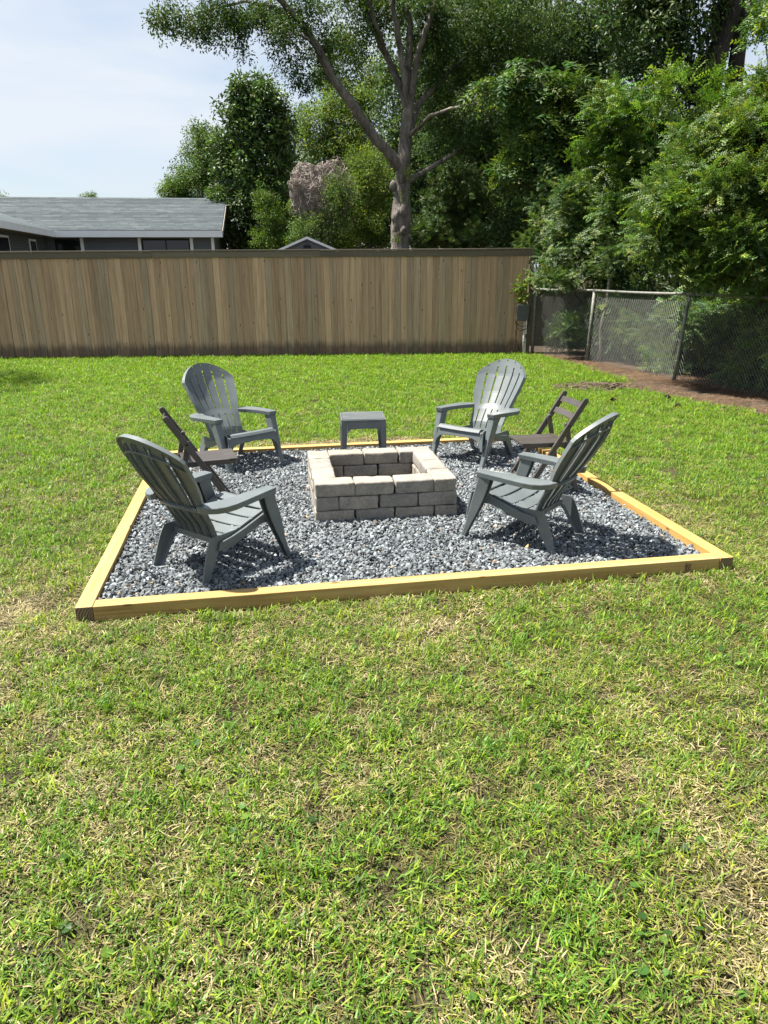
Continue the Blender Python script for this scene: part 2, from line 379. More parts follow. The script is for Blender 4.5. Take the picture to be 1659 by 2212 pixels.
def textmesh(s_, size, depth=.0006):
    cu = bpy.data.curves.new('t', 'FONT'); cu.body = s_; cu.size = size; cu.extrude = depth; cu.align_x = 'CENTER'
    o = bpy.data.objects.new('t', cu); C.objects.link(o); bpy.context.view_layer.update()
    me = bpy.data.meshes.new_from_object(o.evaluated_get(bpy.context.evaluated_depsgraph_get())); bpy.data.objects.remove(o); bpy.data.curves.remove(cu); return me
for k, (s_, dx) in enumerate((('1004T', 0), ('IUL8', .022))):
    me = textmesh(s_, .024); me.name = 'stamp'
    link('stamp', me, M['ink'], TB[0], (FW - 2 * TS - .235 + dx, -.0016, .046), (R(90), R(90), 0))

bb = MB(); bb.add([(TS - .01, TS - .01, .028), (FW - TS + .01, TS - .01, .028), (FW - TS + .01, FD - TS + .01, .028), (TS - .01, FD - TS + .01, .028)], [(0, 1, 2, 3)])
gb = bb.build('gravel_base', M['gravelbase'], None, FO, (0, 0, FA)); gb['kind'] = 'structure'

def stone_proto(seed):
    r_ = random.Random(seed); bm = bmesh.new()
    for _ in range(13):
        th = r_.uniform(0, 2 * math.pi); z = r_.uniform(-1, 1); s_ = math.sqrt(1 - z * z); k = r_.uniform(.75, 1)
        bm.verts.new((s_ * math.cos(th) * k, s_ * math.sin(th) * .8 * k, z * .55 * k))
    res = bmesh.ops.convex_hull(bm, input=bm.verts)
    bmesh.ops.delete(bm, geom=[e for e in bm.verts if not e.link_faces], context='VERTS')
    bm.verts.index_update(); v = [tuple(q.co) for q in bm.verts]; f = [tuple(q.index for q in fc.verts) for fc in bm.faces]; bm.free()
    return v, f, [r_.random()] * len(v)
PITW = 1.06; PITC = Vector((-.055, 5.575, 0)); PITA = R(8.6)
protos = [stone_proto(100 + i) for i in range(16)]
P = []
for layer, (z0, sp) in enumerate(((.036, .026), (.046, .0235), (.055, .026))):
    nx = int((FW - 2 * TS) / sp); ny = int((FD - 2 * TS) / sp)
    for i in range(nx):
        for j in range(ny):
            P.append((TS + (i + .5 + random.uniform(-.5, .5)) * sp, TS + (j + .5 + random.uniform(-.5, .5)) * sp, z0 + random.uniform(-.006, .007)))
P = np.array(P); P[:, 0] = np.clip(P[:, 0], TS + .012, FW - TS - .012); P[:, 1] = np.clip(P[:, 1], TS + .012, FD - TS - .012)
und = np.array([mnoise.noise((p[0] * 2.2, p[1] * 2.2, 0)) for p in P]); P[:, 2] += .008 * und
n = len(P); W = np.stack([FO.x + P[:, 0] * ux.x + P[:, 1] * uy.x, FO.y + P[:, 0] * ux.y + P[:, 1] * uy.y, P[:, 2]], 1)
g_ = np.clip(rng.lognormal(-1.98, .42, n), .04, .40); hue = rng.random(n)
tint = np.stack([g_ * (.92 - .03 * hue), g_ * 1.0, g_ * (1.03 + .04 * hue)], 1)
br = rng.random(n) < .012; tint[br] = np.stack([g_[br] * 1.5, g_[br] * 1.15, g_[br] * .85], 1)
size = np.clip(rng.lognormal(-4.16, .33, n), .008, .032)
gravel = scatter('gravel', protos, W, rng.uniform(-3.14, 3.14, (n, 3)) * np.array([.35, .35, 1]), size, rng.integers(0, 16, n), tint, M['stone'], None, tuple(FO + ux * 1.9 + uy * 1.8))
tag(gravel, 'loose blue grey crushed stone filling the timber border', 'gravel')

lv_ = []
for _ in range(46):
    a, b_ = random.uniform(TS + .05, FW - TS - .05), TS + .05 + (FD - 2 * TS - .1) * random.random() ** 1.6
    q = FO + ux * a + uy * b_; lv_.append((q.x, q.y, .078))
for q in ((-1.50, 3.72), (-1.47, 3.80), (-1.36, 3.86), (-1.52, 3.62), (-1.40, 3.70)): lv_.append((q[0], q[1], .076))
LEAFPTS = np.array(lv_)

# ------------------------------------------------------------------ fire pit of tumbled blocks
BL, BW, BH = .292, .176, .104
def block_mesh(seed, L_=BL):
    bm = bmesh.new(); bmesh.ops.create_cube(bm, size=1)
    bmesh.ops.scale(bm, vec=(L_ - .004, BW - .004, BH - .003), verts=bm.verts)
    bmesh.ops.bevel(bm, geom=list(bm.edges), offset=.012, segments=2, profile=.6, affect='EDGES')
    bmesh.ops.subdivide_edges(bm, edges=[e for e in bm.edges if e.calc_length() > .06], cuts=5, use_grid_fill=True)
    for v in bm.verts:
        q = v.co * 14 + Vector((seed * 7.1, seed * 3.3, 0)); nn = mnoise.noise_vector(q) * .0032 + mnoise.noise_vector(q * 2.7) * .0016
        edge = sum(1 for a, h in zip(v.co, (L_ / 2, BW / 2, BH / 2)) if abs(a) > h - .016)
        v.co += nn * (1.7 if edge >= 2 else .8)
        if edge >= 2 and mnoise.noise(q * .9) > .25: v.co *= .985
    me = bpy.data.meshes.new('block'); bm.to_mesh(me); bm.free(); me.polygons.foreach_set('use_smooth', [True] * len(me.polygons)); me.materials.append(M['block']); return me
bms = [block_mesh(i) for i in range(7)]; half = [block_mesh(20 + i, BW) for i in range(3)]
pit = empty('fire_pit', PITC + Vector((0, 0, .03)), PITA)
tag(pit, 'square fire pit of three stacked courses of tumbled grey concrete blocks', 'fire pit')
Hs = PITW / 2
for c_ in range(3):
    for side in range(4):
        A_ = Matrix.Rotation(side * math.pi / 2, 4, 'Z')
        # even courses start at this corner; the middle course is turned the other way round the square
        for k in range(3):
            x = -Hs + BL * (k + .5) + random.uniform(-.003, .003) + (0 if c_ != 1 else BW) + (k * .0035)
            y = -Hs + BW / 2 + random.uniform(-.005, .005)
            p = A_ @ Vector((x, y, c_ * BH + BH / 2 + random.uniform(-.001, .001)))
            link('block', bms[(c_ * 5 + side * 3 + k * 2 + random.randint(0, 2)) % 7], None, pit, p, (random.uniform(-.008, .008), random.uniform(-.008, .008), side * math.pi / 2 + random.uniform(-.018, .018) + (math.pi if random.random() < .5 else 0)))
bb = MB(); bb.add([(-Hs + .1, -Hs + .1, .045), (Hs - .1, -Hs + .1, .045), (Hs - .1, Hs - .1, .045), (-Hs + .1, Hs - .1, .045)], [(0, 1, 2, 3)])
bb.build('ash_floor', M['ash'], pit)

# ------------------------------------------------------------------ adirondack chair
def smoothstep(a, b, x): x = max(0, min(1, (x - a) / (b - a))); return x * x * (3 - 2 * x)
def make_adirondack():
    root = empty('adirondack_chair', (0, 0, 0))
    PM = M['plastic']
    cs = [0, .12, .30, .38, .55, .78, 1.0]; cy = [-.165, -.198, -.285, -.322, -.400, -.492, -.548]; cz = [.225, .315, .435, .480, .595, .755, .908]
    ws = [0, .12, .3, .38, .5, .65, .8, 1.0]; wv_ = [.185, .186, .198, .206, .230, .254, .268, .275]
    def stop(u): return .79 + .21 * max(0, 1 - min(1, abs(u)) ** 2.0) ** .80
    def S(u, t_, off=0.0):
        s_ = t_ * stop(u)
        def pt(ss, uu):
            hw = np.interp(ss, ws, wv_)
            cav = .080 * smoothstep(.05, .6, ss) + .012
            return Vector((uu * hw, float(np.interp(ss, cs, cy)) + cav * uu * uu, float(np.interp(ss, cs, cz))))
        p = pt(s_, u)
        if off:
            e = .01; du = pt(s_, u + e) - pt(s_, u - e); dv = pt(min(1, s_ + e), u) - pt(max(0, s_ - e), u)
            nn = du.cross(dv).normalized()
            if nn.y > 0: nn = -nn
            p = p + nn * off                       # off > 0: behind the back
        return p
    NS = 6; gap = .066; sw = (2 - gap * (NS - 1)) / NS
    T = sorted(set([round(i / 30, 4) for i in range(31)] + [.05, .315, .395, .905]))
    TH = .009
    def strip(u0, u1, t0, t1, nu, mb):
        tt = [t_ for t_ in T if t0 - 1e-6 <= t_ <= t1 + 1e-6]; us = [u0 + (u1 - u0) * i / nu for i in range(nu + 1)]
        m_ = len(us); fr = []; bk = []
        for t_ in tt:
            for u in us: fr.append(S(u, t_)); bk.append(S(u, t_, TH))
        n_ = len(fr); fs = []
        for a in range(len(tt) - 1):
            for b in range(m_ - 1):
                q = (a*m_+b, a*m_+b+1, (a+1)*m_+b+1, (a+1)*m_+b); fs.append(q); fs.append(tuple(n_ + i for i in q[::-1]))
        rim = [b for b in range(m_)] + [a*m_+m_-1 for a in range(1, len(tt))] + [(len(tt)-1)*m_+b for b in range(m_-2, -1, -1)] + [a*m_ for a in range(len(tt)-2, 0, -1)]
        for i in range(len(rim)): a, b = rim[i], rim[(i+1) % len(rim)]; fs.append((a, n_+a, n_+b, b))
        mb.add(fr + bk, fs)
    back = MB()
    slats = []
    for i in range(NS):
        u0 = -1 + i * (sw + gap); sm = MB(); strip(u0, u0 + sw, 0, 1, 4, sm); slats.append(sm)
        if i < NS - 1:
            a, b = u0 + sw, u0 + sw + gap
            strip(a, b, 0, .05, 1, back); strip(a, b, .315, .395, 1, back); strip(a, b, .905, .992, 1, back)
    def fin(path_front, path_back):
        n_ = len(path_front); th = Vector((.0022, 0, 0)); v_ = [p - th for p in path_front] + [p - th for p in path_back] + [p + th for p in path_front] + [p + th for p in path_back]
        fs = []
        for i in range(n_ - 1):
            fs += [(i, i+1, n_+i+1, n_+i), (2*n_+i, 3*n_+i, 3*n_+i+1, 2*n_+i+1), (n_+i, n_+i+1, 3*n_+i+1, 3*n_+i)]
        fs += [(0, n_, 3*n_, 2*n_), (n_-1, 3*n_-1, 4*n_-1, 2*n_-1)]
        back.add(v_, fs)
    for i in range(NS):
        u0 = -1 + i * (sw + gap)
        for u in (u0 + .02, u0 + sw - .02):
            for a, b in ((.02, .33), (.36, .93)):
                if (i == 0 and u < u0 + .1) or (i == NS - 1 and u > u0 + .1): continue
                tt = [a + (b - a) * k / 12 for k in range(13)]
                fin([S(u, q, TH - .001) for q in tt], [S(u, q, TH + .016 * math.sin(math.pi * (k + .8) / 13.6) ** .5) for k, q in enumerate(tt)])
    # rim flange down both sides and over the arch, and the arched cross rib
    edge = [(-1, t_) for t_ in np.linspace(.30, 1, 18)] + [(u, 1) for u in np.linspace(-1, 1, 40)[1:-1]] + [(1, t_) for t_ in np.linspace(1, .30, 18)]
    rings = []
    for u, t_ in edge:
        p0 = S(u, t_, .0); p1 = S(u, t_, .030); c_in = S(u * .965, t_ * .988, .030); c0 = S(u * .965, t_ * .988, .0)
        rings.append([p0, p1, c_in, c0])
    back.loft(rings)
    arch = [(u, .86) for u in np.linspace(-.97, .97, 30)]
    back.loft([[S(u, t_ - .008, TH - .001), S(u, t_ - .008, TH + .013), S(u, t_ + .008, TH + .013), S(u, t_ + .008, TH - .001)] for u, t_ in arch])
    waist = [(u, .345) for u in np.linspace(-.98, .98, 20)]
    back.loft([[S(u, t_ - .02, TH - .001), S(u, t_ - .02, TH + .02), S(u, t_ + .02, TH + .02), S(u, t_ + .02, TH - .001)] for u, t_ in waist])
    bo = back.build('backrest', PM, root)
    for sm in slats: sm.build('slat', PM, bo, smooth=False)
    # seat
    sy = [-.185, -.10, .0, .10, .19, .245, .275, .292]; sz = [.232, .247, .272, .305, .335, .350, .345, .322]
    def seatz(y): return float(np.interp(y, sy, sz))
    def hwid(y): return float(np.interp(y, [-.19, .29], [.205, .236]))
    seat = MB()
    for s_ in (-1, 1):                                  # rails under the slats
        seat.loft([[Vector((s_ * (hwid(y) - a), y, seatz(y) - .006 - b)) for a, b in ((0.004, 0), (.03, 0), (.03, .03), (.004, .03))] for y in np.linspace(-.18, .27, 14)])
    seat.loft([[Vector((s_ * (hwid(-.18) - .005), -.182 + a, seatz(-.18) - b)) for a, b in ((0, 0), (.02, 0), (.02, .035), (0, .035))] for s_ in (-1, 1)])
    so_ = seat.build('seat', PM, root)
    edges_ = [(-.178, -.108), (-.094, -.016), (-.002, .078), (.092, .172), (.186, .292)]
    for a, b in edges_:
        sm = MB(); ysl = list(np.linspace(a, b, 4)) if b < .2 else [.186, .215, .245, .262, .275, .285, .292]
        f_ = []; k_ = []
        for y in ysl:
            for i in range(7):
                u = -1 + i / 3; x = u * hwid(y); z = seatz(y) - .010 * (1 - u * u) * (1 if b < .2 else .3)
                f_.append(Vector((x, y, z))); k_.append(Vector((x, y - (.004 if y > .26 else 0), z - .008)))
        n_ = len(f_); fs = []
        for r_ in range(len(ysl) - 1):
            for i in range(6):
                q = (r_*7+i, r_*7+i+1, (r_+1)*7+i+1, (r_+1)*7+i); fs += [q, tuple(n_ + j for j in q[::-1])]
        rim = list(range(7)) + [r_*7+6 for r_ in range(1, len(ysl))] + [(len(ysl)-1)*7+i for i in range(5, -1, -1)] + [r_*7 for r_ in range(len(ysl)-2, 0, -1)]
        for i in range(len(rim)): p, q = rim[i], rim[(i+1) % len(rim)]; fs.append((p, n_+p, n_+q, q))
        sm.add(f_ + k_, fs); sm.build('slat', PM, so_, bev=.002, seg=1)
    for s_ in (-1, 1):
        X = lambda x: s_ * x
        # armrest: plank with a rounded outline and a drooping lip
        out = [(.212, -.318), (.238, -.320), (.285, -.304), (.330, -.266), (.358, -.215), (.366, -.150), (.362, -.06), (.354, .05), (.344, .15), (.338, .195), (.330, .203),
               (.262, .203), (.254, .195), (.250, .10), (.246, .0), (.240, -.08), (.228, -.15), (.208, -.21), (.196, -.25), (.196, -.29)]
        def az(y): return .474 + .016 * smoothstep(-.3, .2, y)
        arm = MB()
        ctr = (sum(p[0] for p in out) / len(out), 0)
        def ringz(dz, ins):
            r_ = []
            for i, (x, y) in enumerate(out):
                x0, y0 = out[i - 1]; x1, y1 = out[(i + 1) % len(out)]; tx, ty = x1 - x0, y1 - y0; l_ = math.hypot(tx, ty); nx, ny = ty / l_, -tx / l_
                r_.append(Vector((X(x + nx * -ins * -1 * -1 if False else x - nx * ins), y - ny * ins, az(y) + dz)))
            return r_
        arm.loft([ringz(-.036, .004), ringz(-.006, .0), ringz(-.001, .002), ringz(0, .006)], caps=False)
        n0 = len(arm.v); top = ringz(0, .006); arm.add(top, [tuple(range(len(top)))])
        bot = ringz(-.012, .007); arm.add(bot, [tuple(range(len(bot)))])
        arm.loft([ringz(-.036, .004), ringz(-.036, .0085), ringz(-.012, .0085)], caps=False)
        arm.build('armrest', PM, root)
        # front leg, arm to ground, leaning forward; hollow behind
        lg = MB()
        def fl(z):
            k = max(0, 1 - z / .45); yc = .145 + .165 * k ** 1.15; xo = .300 - .012 * k
            d_ = float(np.interp(z, [0, .10, .22, .32, .45], [.036, .044, .074, .090, .092])); wx = float(np.interp(z, [0, .2, .34, .45], [.042, .050, .060, .070]))
            return xo, yc, d_, wx
        rings = []
        for z in (.0, .012, .06, .12, .18, .24, .30, .36, .41, .452):
            xo, yc, d_, wx = fl(z); th = .010
            xa, xb = xo - wx / 2, xo + wx / 2; ya, yb = yc - d_ / 2, yc + d_ / 2
            # U channel open to the rear
            rings.append([Vector((X(px), py, z)) for px, py in ((xa, ya), (xa, yb - .008), (xa + .008, yb), (xb - .008, yb), (xb, yb - .008), (xb, ya), (xb - th, ya), (xb - th, yb - th), (xa + th, yb - th), (xa + th, ya))])
        lg.loft(rings)
        xo, yc, d_, wx = fl(0)
        lg.box((min(X(xo - wx / 2 - .004), X(xo + wx / 2 + .004)), yc - d_ / 2 - .004, 0), (max(X(xo - wx / 2 - .004), X(xo + wx / 2 + .004)), yc + d_ / 2 + .010, .010))
        lg.build('leg', PM, root, bev=.003, seg=2)
        # rear leg sweeping back from the side rail
        rl = MB(); rings = []
        for z, ya, yb in ((.0, -.345, -.295), (.03, -.336, -.278), (.10, -.312, -.238), (.16, -.292, -.200), (.20, -.276, -.165), (.235, -.258, -.11), (.262, -.24, -.04)):
            xo = float(np.interp(z, [0, .26], [.240, .222])); fl_ = float(np.interp(z, [0, .26], [.050, .040])); th = .010
            rings.append([Vector((X(px), py, z)) for px, py in ((xo, ya), (xo, yb), (xo - fl_, yb), (xo - fl_, yb - th), (xo - th, yb - th), (xo - th, ya))])
        rl.loft(rings); rl.box((min(X(.236), X(.188)), -.343, 0), (max(X(.236), X(.188)), -.288, .010)); rl.build('leg', PM, root, bev=.003, seg=2)
        # side apron
        sa = MB()
        up = [(.285, .318), (.22, .338), (.12, .303), (.0, .264), (-.10, .238), (-.19, .225)]; lo = [(-.21, .175), (-.14, .168), (-.05, .190), (.06, .232), (.14, .255), (.19, .250), (.225, .215), (.25, .17), (.275, .17), (.288, .22)]
        sa.prism([Vector((X(.232 + .012 * smoothstep(-.2, .3, y)), y, z)) for y, z in up + lo], (X(.014), 0, 0)); sa.build('side_apron', PM, root, bev=.003, seg=1)
    fa = MB()
    up = [(-.27, .325), (.27, .325)]; lo = [(.285, .15), (.262, .15), (.245, .205), (.215, .240), (.16, .256), (0, .262), (-.16, .256), (-.215, .240), (-.245, .205), (-.262, .15), (-.285, .15)]
    fa.prism([Vector((x, .262 + (.325 - z) * .16, z)) for x, z in up + lo], (0, .014, 0)); fa.build('front_apron', PM, root, bev=.004, seg=2)
    return root

GZ = .052
def fwd_angle(fx, fy): return math.atan2(-fx, fy)         # rotation that turns local +y to (fx, fy)
chairs = [
    ((-1.045, 4.275), (.60, .80), ''),
    ((.972, 4.715), (-.79, .61), ''),
    ((.895, 6.90), (-.66, -.75), ''),
    ((-1.40, 6.745), (.70, -.714), ''),
]
labels = ['grey plastic adirondack chair with sunlit seat slats, beside the dark brown square timber end',
          'grey adirondack chair with its back to the chain link fence, beside the stamped timber end',
          'grey plastic adirondack chair with brightly sunlit back, between the side table and a folding chair',
          'grey plastic adirondack chair with slatted back in shade, facing the pit from the far corner']
proto = make_adirondack()
for i, ((pos, fw, _), lab) in enumerate(zip(chairs, labels)):
    o = proto if i == 0 else copy_tree(proto)
    o.location = (pos[0], pos[1], GZ); o.rotation_euler = (0, 0, fwd_angle(*fw)); tag(o, lab, 'chair', 'adirondack chairs round the fire pit')

# ------------------------------------------------------------------ folding chair
def make_folding():
    root = empty('folding_chair', (0, 0, 0)); DM = M['darkwood']
    def bar(p, q, wid, th, name, par=root, round_=False):          # bar from p to q in the yz plane, wid in plane, th across x
        p, q = Vector(p), Vector(q); d_ = (q - p).normalized(); nrm = Vector((0, -d_.z, d_.y)) * (wid / 2); X_ = Vector((th / 2, 0, 0))
        e = d_ * (wid * .38); poly = [p + nrm, p + nrm * .55 - e, p - nrm * .55 - e, p - nrm, q - nrm, q - nrm * .55 + e, q + nrm * .55 + e, q + nrm]
        if not round_: poly = [p + nrm, p + nrm * .55 - e, p - nrm * .55 - e, p - nrm, q - nrm, q + nrm]
        b = MB(); b.prism([v_ - X_ for v_ in poly], X_ * 2); return b.build(name, DM, par, bev=.003, seg=1)
    for s_ in (-1, 1):
        bar((s_ * .205, -.300, .770), (s_ * .205, .185, -.004), .044, .022, 'leg')
        bar((s_ * .180, -.165, .580), (s_ * .180, -.290, -.004), .038, .020, 'leg')
        b = MB(); b.box((s_ * .158 - .009, -.215, .395), (s_ * .158 + .009, .175, .430)); b.build('seat_rail', DM, root, bev=.003)
        b = MB(); b.tube([(s_ * .170, -.172, .575), (s_ * .222, -.172, .575)], .008, 8); b.build('bolt', M['black'], root)
    seat = MB()
    for y0, y1, cu in ((.125, .190, .016), (-.205, -.165, 0)):
        n_ = 10; top = []
        f_ = [(-.167 + .334 * i / n_) for i in range(n_ + 1)]
        poly = [Vector((x, y1 - cu * 0, .418)) for x in f_] + [Vector((x, y0 + cu * (1 - (x / .167) ** 2) * -1, .418)) for x in f_[::-1]]
        seat.prism(poly, (0, 0, .018))
        if cu: so_ = seat.build('seat', DM, root, bev=.002)
        else: seat.build('seat_end', DM, so_, bev=.002)
        seat = MB()
    for i in range(9):
        x = -.150 + i * .0375; b = MB(); b.box((x - .0165, -.160, .419), (x + .0165, .124, .434)); b.build('slat', DM, so_, bev=.0015, seg=1)
    def cross(y, z, h, wx, name, curve=.02, tilt=.55):
        b = MB(); rings = []
        for i in range(9):
            u = -1 + i / 4; x = u * wx; yy = y - curve * (1 - u * u)
            rings.append([Vector((x, yy + a + dz * -tilt, z + dz)) for a, dz in ((-.006, -h / 2), (.006, -h / 2), (.006, h / 2), (-.006, h / 2))])
        b.loft(rings); b.build(name, DM, root, bev=.002, seg=1)
    cross(-.272, .725, .042, .196, 'back_slat'); cross(-.217, .635, .042, .196, 'back_slat')
    cross(.125, .095, .040, .196, 'stretcher', 0); cross(-.262, .110, .036, .172, 'stretcher', 0, -.2); cross(-.205, .375, .036, .172, 'stretcher', 0, -.2)
    return root
fp = make_folding()
for i, (pos, fw, lab) in enumerate([((-1.317, 5.304), (.94, .34), 'dark brown slatted folding chair with pale sunlit seat, between the two chairs nearer the house'),
                                    ((1.265, 5.80), (-.985, -.17), 'dark brown slatted folding chair with brown seat, on the side toward the chain link fence')]):
    o = fp if i == 0 else copy_tree(fp)
    o.location = (pos[0], pos[1], GZ - .004); o.rotation_euler = (0, 0, fwd_angle(*fw)); tag(o, lab, 'chair', 'brown folding chairs')

# ------------------------------------------------------------------ side table
tb = empty('side_table', (-.205, 7.0, GZ - .004), R(5)); tag(tb, 'small square grey plastic side table with slatted top behind the fire pit', 'side table')
TH_, TW_ = .412, .215
fr = MB(); PMt = M['tableplastic']
for sx_, sy_ in ((1, 0), (-1, 0), (0, 1), (0, -1)):
    a = (sx_ * (TW_ - .007) if sx_ else 0, sy_ * (TW_ - .007) if sy_ else 0)
    hx, hy = (.007, TW_ - .004) if sx_ else (TW_ - .018, .007)
    fr.box((a[0] - hx, a[1] - hy, TH_ - .022), (a[0] + hx, a[1] + hy, TH_ - .004))
top = fr.build('tabletop', PMt, tb, bev=.003)
for i in range(6):
    w_ = (2 * TW_ - .034) / 6; y = -TW_ + .017 + w_ * (i + .5); b = MB(); b.box((-TW_ + .016, y - w_ / 2 + .009, TH_ - .014), (TW_ - .016, y + w_ / 2 - .009, TH_)); b.build('slat', PMt, top, bev=.0015, seg=1)
for k in range(4):
    Mz = Matrix.Rotation(k * math.pi / 2, 4, 'Z')
    lo = []
    for i in range(7): an = math.pi / 2 * i / 6; lo.append((-.155 + .055 * (1 - math.cos(an)), .265 + .055 * math.sin(an)))
    poly = [(-.155, TH_ - .024), (-.155, .265)] + lo[1:] + [(-x, z) for x, z in lo[::-1][0:]] + [(.155, TH_ - .024)]
    pp = []
    for q in poly:
        if not pp or (abs(q[0] - pp[-1][0]) + abs(q[1] - pp[-1][1])) > 1e-4: pp.append(q)
    b = MB(); b.prism([Mz @ Vector((x, -TW_ + .002, z)) for x, z in pp], Mz @ Vector((0, .010, 0))); b.build('apron', PMt, tb, bev=.002, seg=1)
    b = MB(); rings = []
    for z, wd in ((0, .042), (.235, .054), (TH_ - .023, .060)):
        c0 = -TW_ - .004 * (1 - z / TH_) + .001; th = .011
        rings.append([Mz @ Vector((x, y, z)) for x, y in ((c0, c0), (c0 + wd, c0), (c0 + wd, c0 + th), (c0 + th, c0 + th), (c0 + th, c0 + wd), (c0, c0 + wd))])
    b.loft(rings); b.build('leg', PMt, tb, bev=.003, seg=2)

# ------------------------------------------------------------------ wooden privacy fence
F0 = Vector((-16.0, 16.36, 0)); F1 = Vector((3.385, 16.93, 0)); FL = (F1 - F0).length; fa_ = math.atan2(F1.y - F0.y, F1.x - F0.x)
fence = empty('wooden_fence', F0, fa_); tag(fence, 'tall brown weathered board privacy fence with flat cap rail', 'fence')
variants = []
for k in range(8):
    b = MB(); rr = random.Random(k); wd = .1424 + rr.uniform(-.0012, .0012); ch = .006
    rings = []
    for j in range(6):
        z = 2.185 * j / 5; ox = rr.uniform(-.001, .001); oy = rr.uniform(-.003, .003)
        rings.append([Vector((px + ox, py + oy, z)) for px, py in ((-wd / 2 + ch, 0), (wd / 2 - ch, 0), (wd / 2, ch * 1.3), (wd / 2, .018), (-wd / 2, .018), (-wd / 2, ch * 1.3))])
    b.loft(rings); me = b.mesh('board'); me.materials.append(M['board']); variants.append(me)
x = .07; k = 0
while x < FL - .05:
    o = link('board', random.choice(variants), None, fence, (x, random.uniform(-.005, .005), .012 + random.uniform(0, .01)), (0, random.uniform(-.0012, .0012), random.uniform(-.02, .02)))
    x += .1426 + (random.uniform(.002, .004) if random.random() < .07 else 0)
xx = 0
while xx < FL:
    ln = min(3.66, FL - xx)
    b = MB(); b.box((0, 0, 0), (ln - .003, .022, .118)); b.build('trim_board', M['cap'], fence, (xx, -.028, 2.128 + random.uniform(0, .004)), bev=.003)
    b = MB(); b.box((0, 0, 0), (ln - .003, .140, .034)); b.build('cap_rail', M['cap'], fence, (xx, -.040, 2.252 + random.uniform(0, .003)), bev=.004)
    for z in (.35, 1.15, 1.95):
        b = MB(); b.box((0, 0, 0), (ln - .003, .038, .088)); b.build('rail', M['cap'], fence, (xx, .024, z))
    b = MB(); b.box((-.045, .064, -.05), (.045, .152, 2.22)); b.build('post', M['cap'], fence, (min(xx + .05, FL - .05), 0, 0))
    xx += 3.66
b = MB(); b.box((-.045, .026, -.05), (.045, .115, 2.22)); b.build('post', M['cap'], fence, (FL - .05, 0, 0))
# old grey plank fence behind the chain link
gf = empty('plank_fence', (3.75, 18.6, 0), R(8)); tag(gf, 'old grey plank fence half hidden by shrubs behind the chain link', 'fence')
b = MB(); b.box((-.068, 0, 0), (.068, .018, 1.35)); gme = b.mesh('board'); gme.materials.append(M['greyboard'])
for i in range(18): link('board', gme, None, gf, (i * .142, random.uniform(-.004, .004), .01))
b = MB(); b.box((-.08, -.03, 1.25), (2.5, -.002, 1.36)); b.build('rail', M['greyboard'], gf)

# ------------------------------------------------------------------ chain link fence
cf = empty('chain_link_fence', CH[0]); tag(cf, 'galvanised chain link fence with round posts and top rail along the shrubs', 'fence')
o0 = CH[0]; HT = 1.42
lean = {1: Vector((.05, .0, 0)), 2: Vector((.10, 0, 0))}
for i, p in enumerate(CH):
    b = MB(); q = p - o0; tp = lean.get(i, Vector((0, 0, 0)))
    r_ = .036 if i == 0 else .030
    pts = [q + Vector((0, 0, -.1)), q + tp * .5 + Vector((0, 0, HT * .5)), q + tp + Vector((0, 0, HT - .02))]
    b.tube(pts, r_, 12)
    if i == 0: b.tube([q + Vector((0, 0, HT - .02)), q + Vector((0, 0, HT + .05)), q + Vector((0, 0, HT + .085))], [.040, .038, .012], 12)
    po = b.build('post', M['galv'], cf, smooth=True)
    if i:
        for zz in (.35, .85):
            b = MB(); c_ = q + tp * (zz / HT) + Vector((0, 0, zz)); b.tube([c_ + Vector((math.cos(a) * .036, math.sin(a) * .036, .004 * math.sin(a * 2))) for a in np.linspace(0, 6.0, 12)], .0035, 5); b.build('tie_wire', M['wire'], po)
for i in range(len(CH) - 1):
    a = CH[i] - o0 + lean.get(i, Vector()); c_ = CH[i + 1] - o0 + lean.get(i + 1, Vector()); n_ = 8
    b = MB(); b.tube([a.lerp(c_, k / n_) + Vector((0, 0, HT + .004 - .012 * math.sin(math.pi * k / n_))) for k in range(n_ + 1)], .0235, 10); b.build('top_rail', M['galv'], cf, smooth=True)
wire = MB(); pitch_ = .030
for i in range(len(CH) - 1):
    a = CH[i] - o0; c_ = CH[i + 1] - o0; ta = lean.get(i, Vector()); tc2 = lean.get(i + 1, Vector()); Ls = (c_ - a).length; dr = (c_ - a).normalized(); nr = Vector((-dr.y, dr.x, 0)) * -1
    if i == 3: continue
    for k in range(int(Ls / pitch_)):
        pts = []; zz = .03; s_ = k % 2
        while zz < HT - .01:
            q = (k + (1.03 if s_ % 2 else -.03)) * pitch_; fr_ = q / Ls; hfrac = zz / HT
            pts.append(a + dr * q + (ta.lerp(tc2, fr_)) * hfrac + nr * (-.034 + (.002 if s_ % 2 else -.002)) + Vector((0, 0, zz)))
            zz += .041; s_ += 1
        wire.tube(pts, .0020, 3)
wo_ = wire.build('wire_mesh', M['wire'], cf); wo_['kind'] = 'stuff'

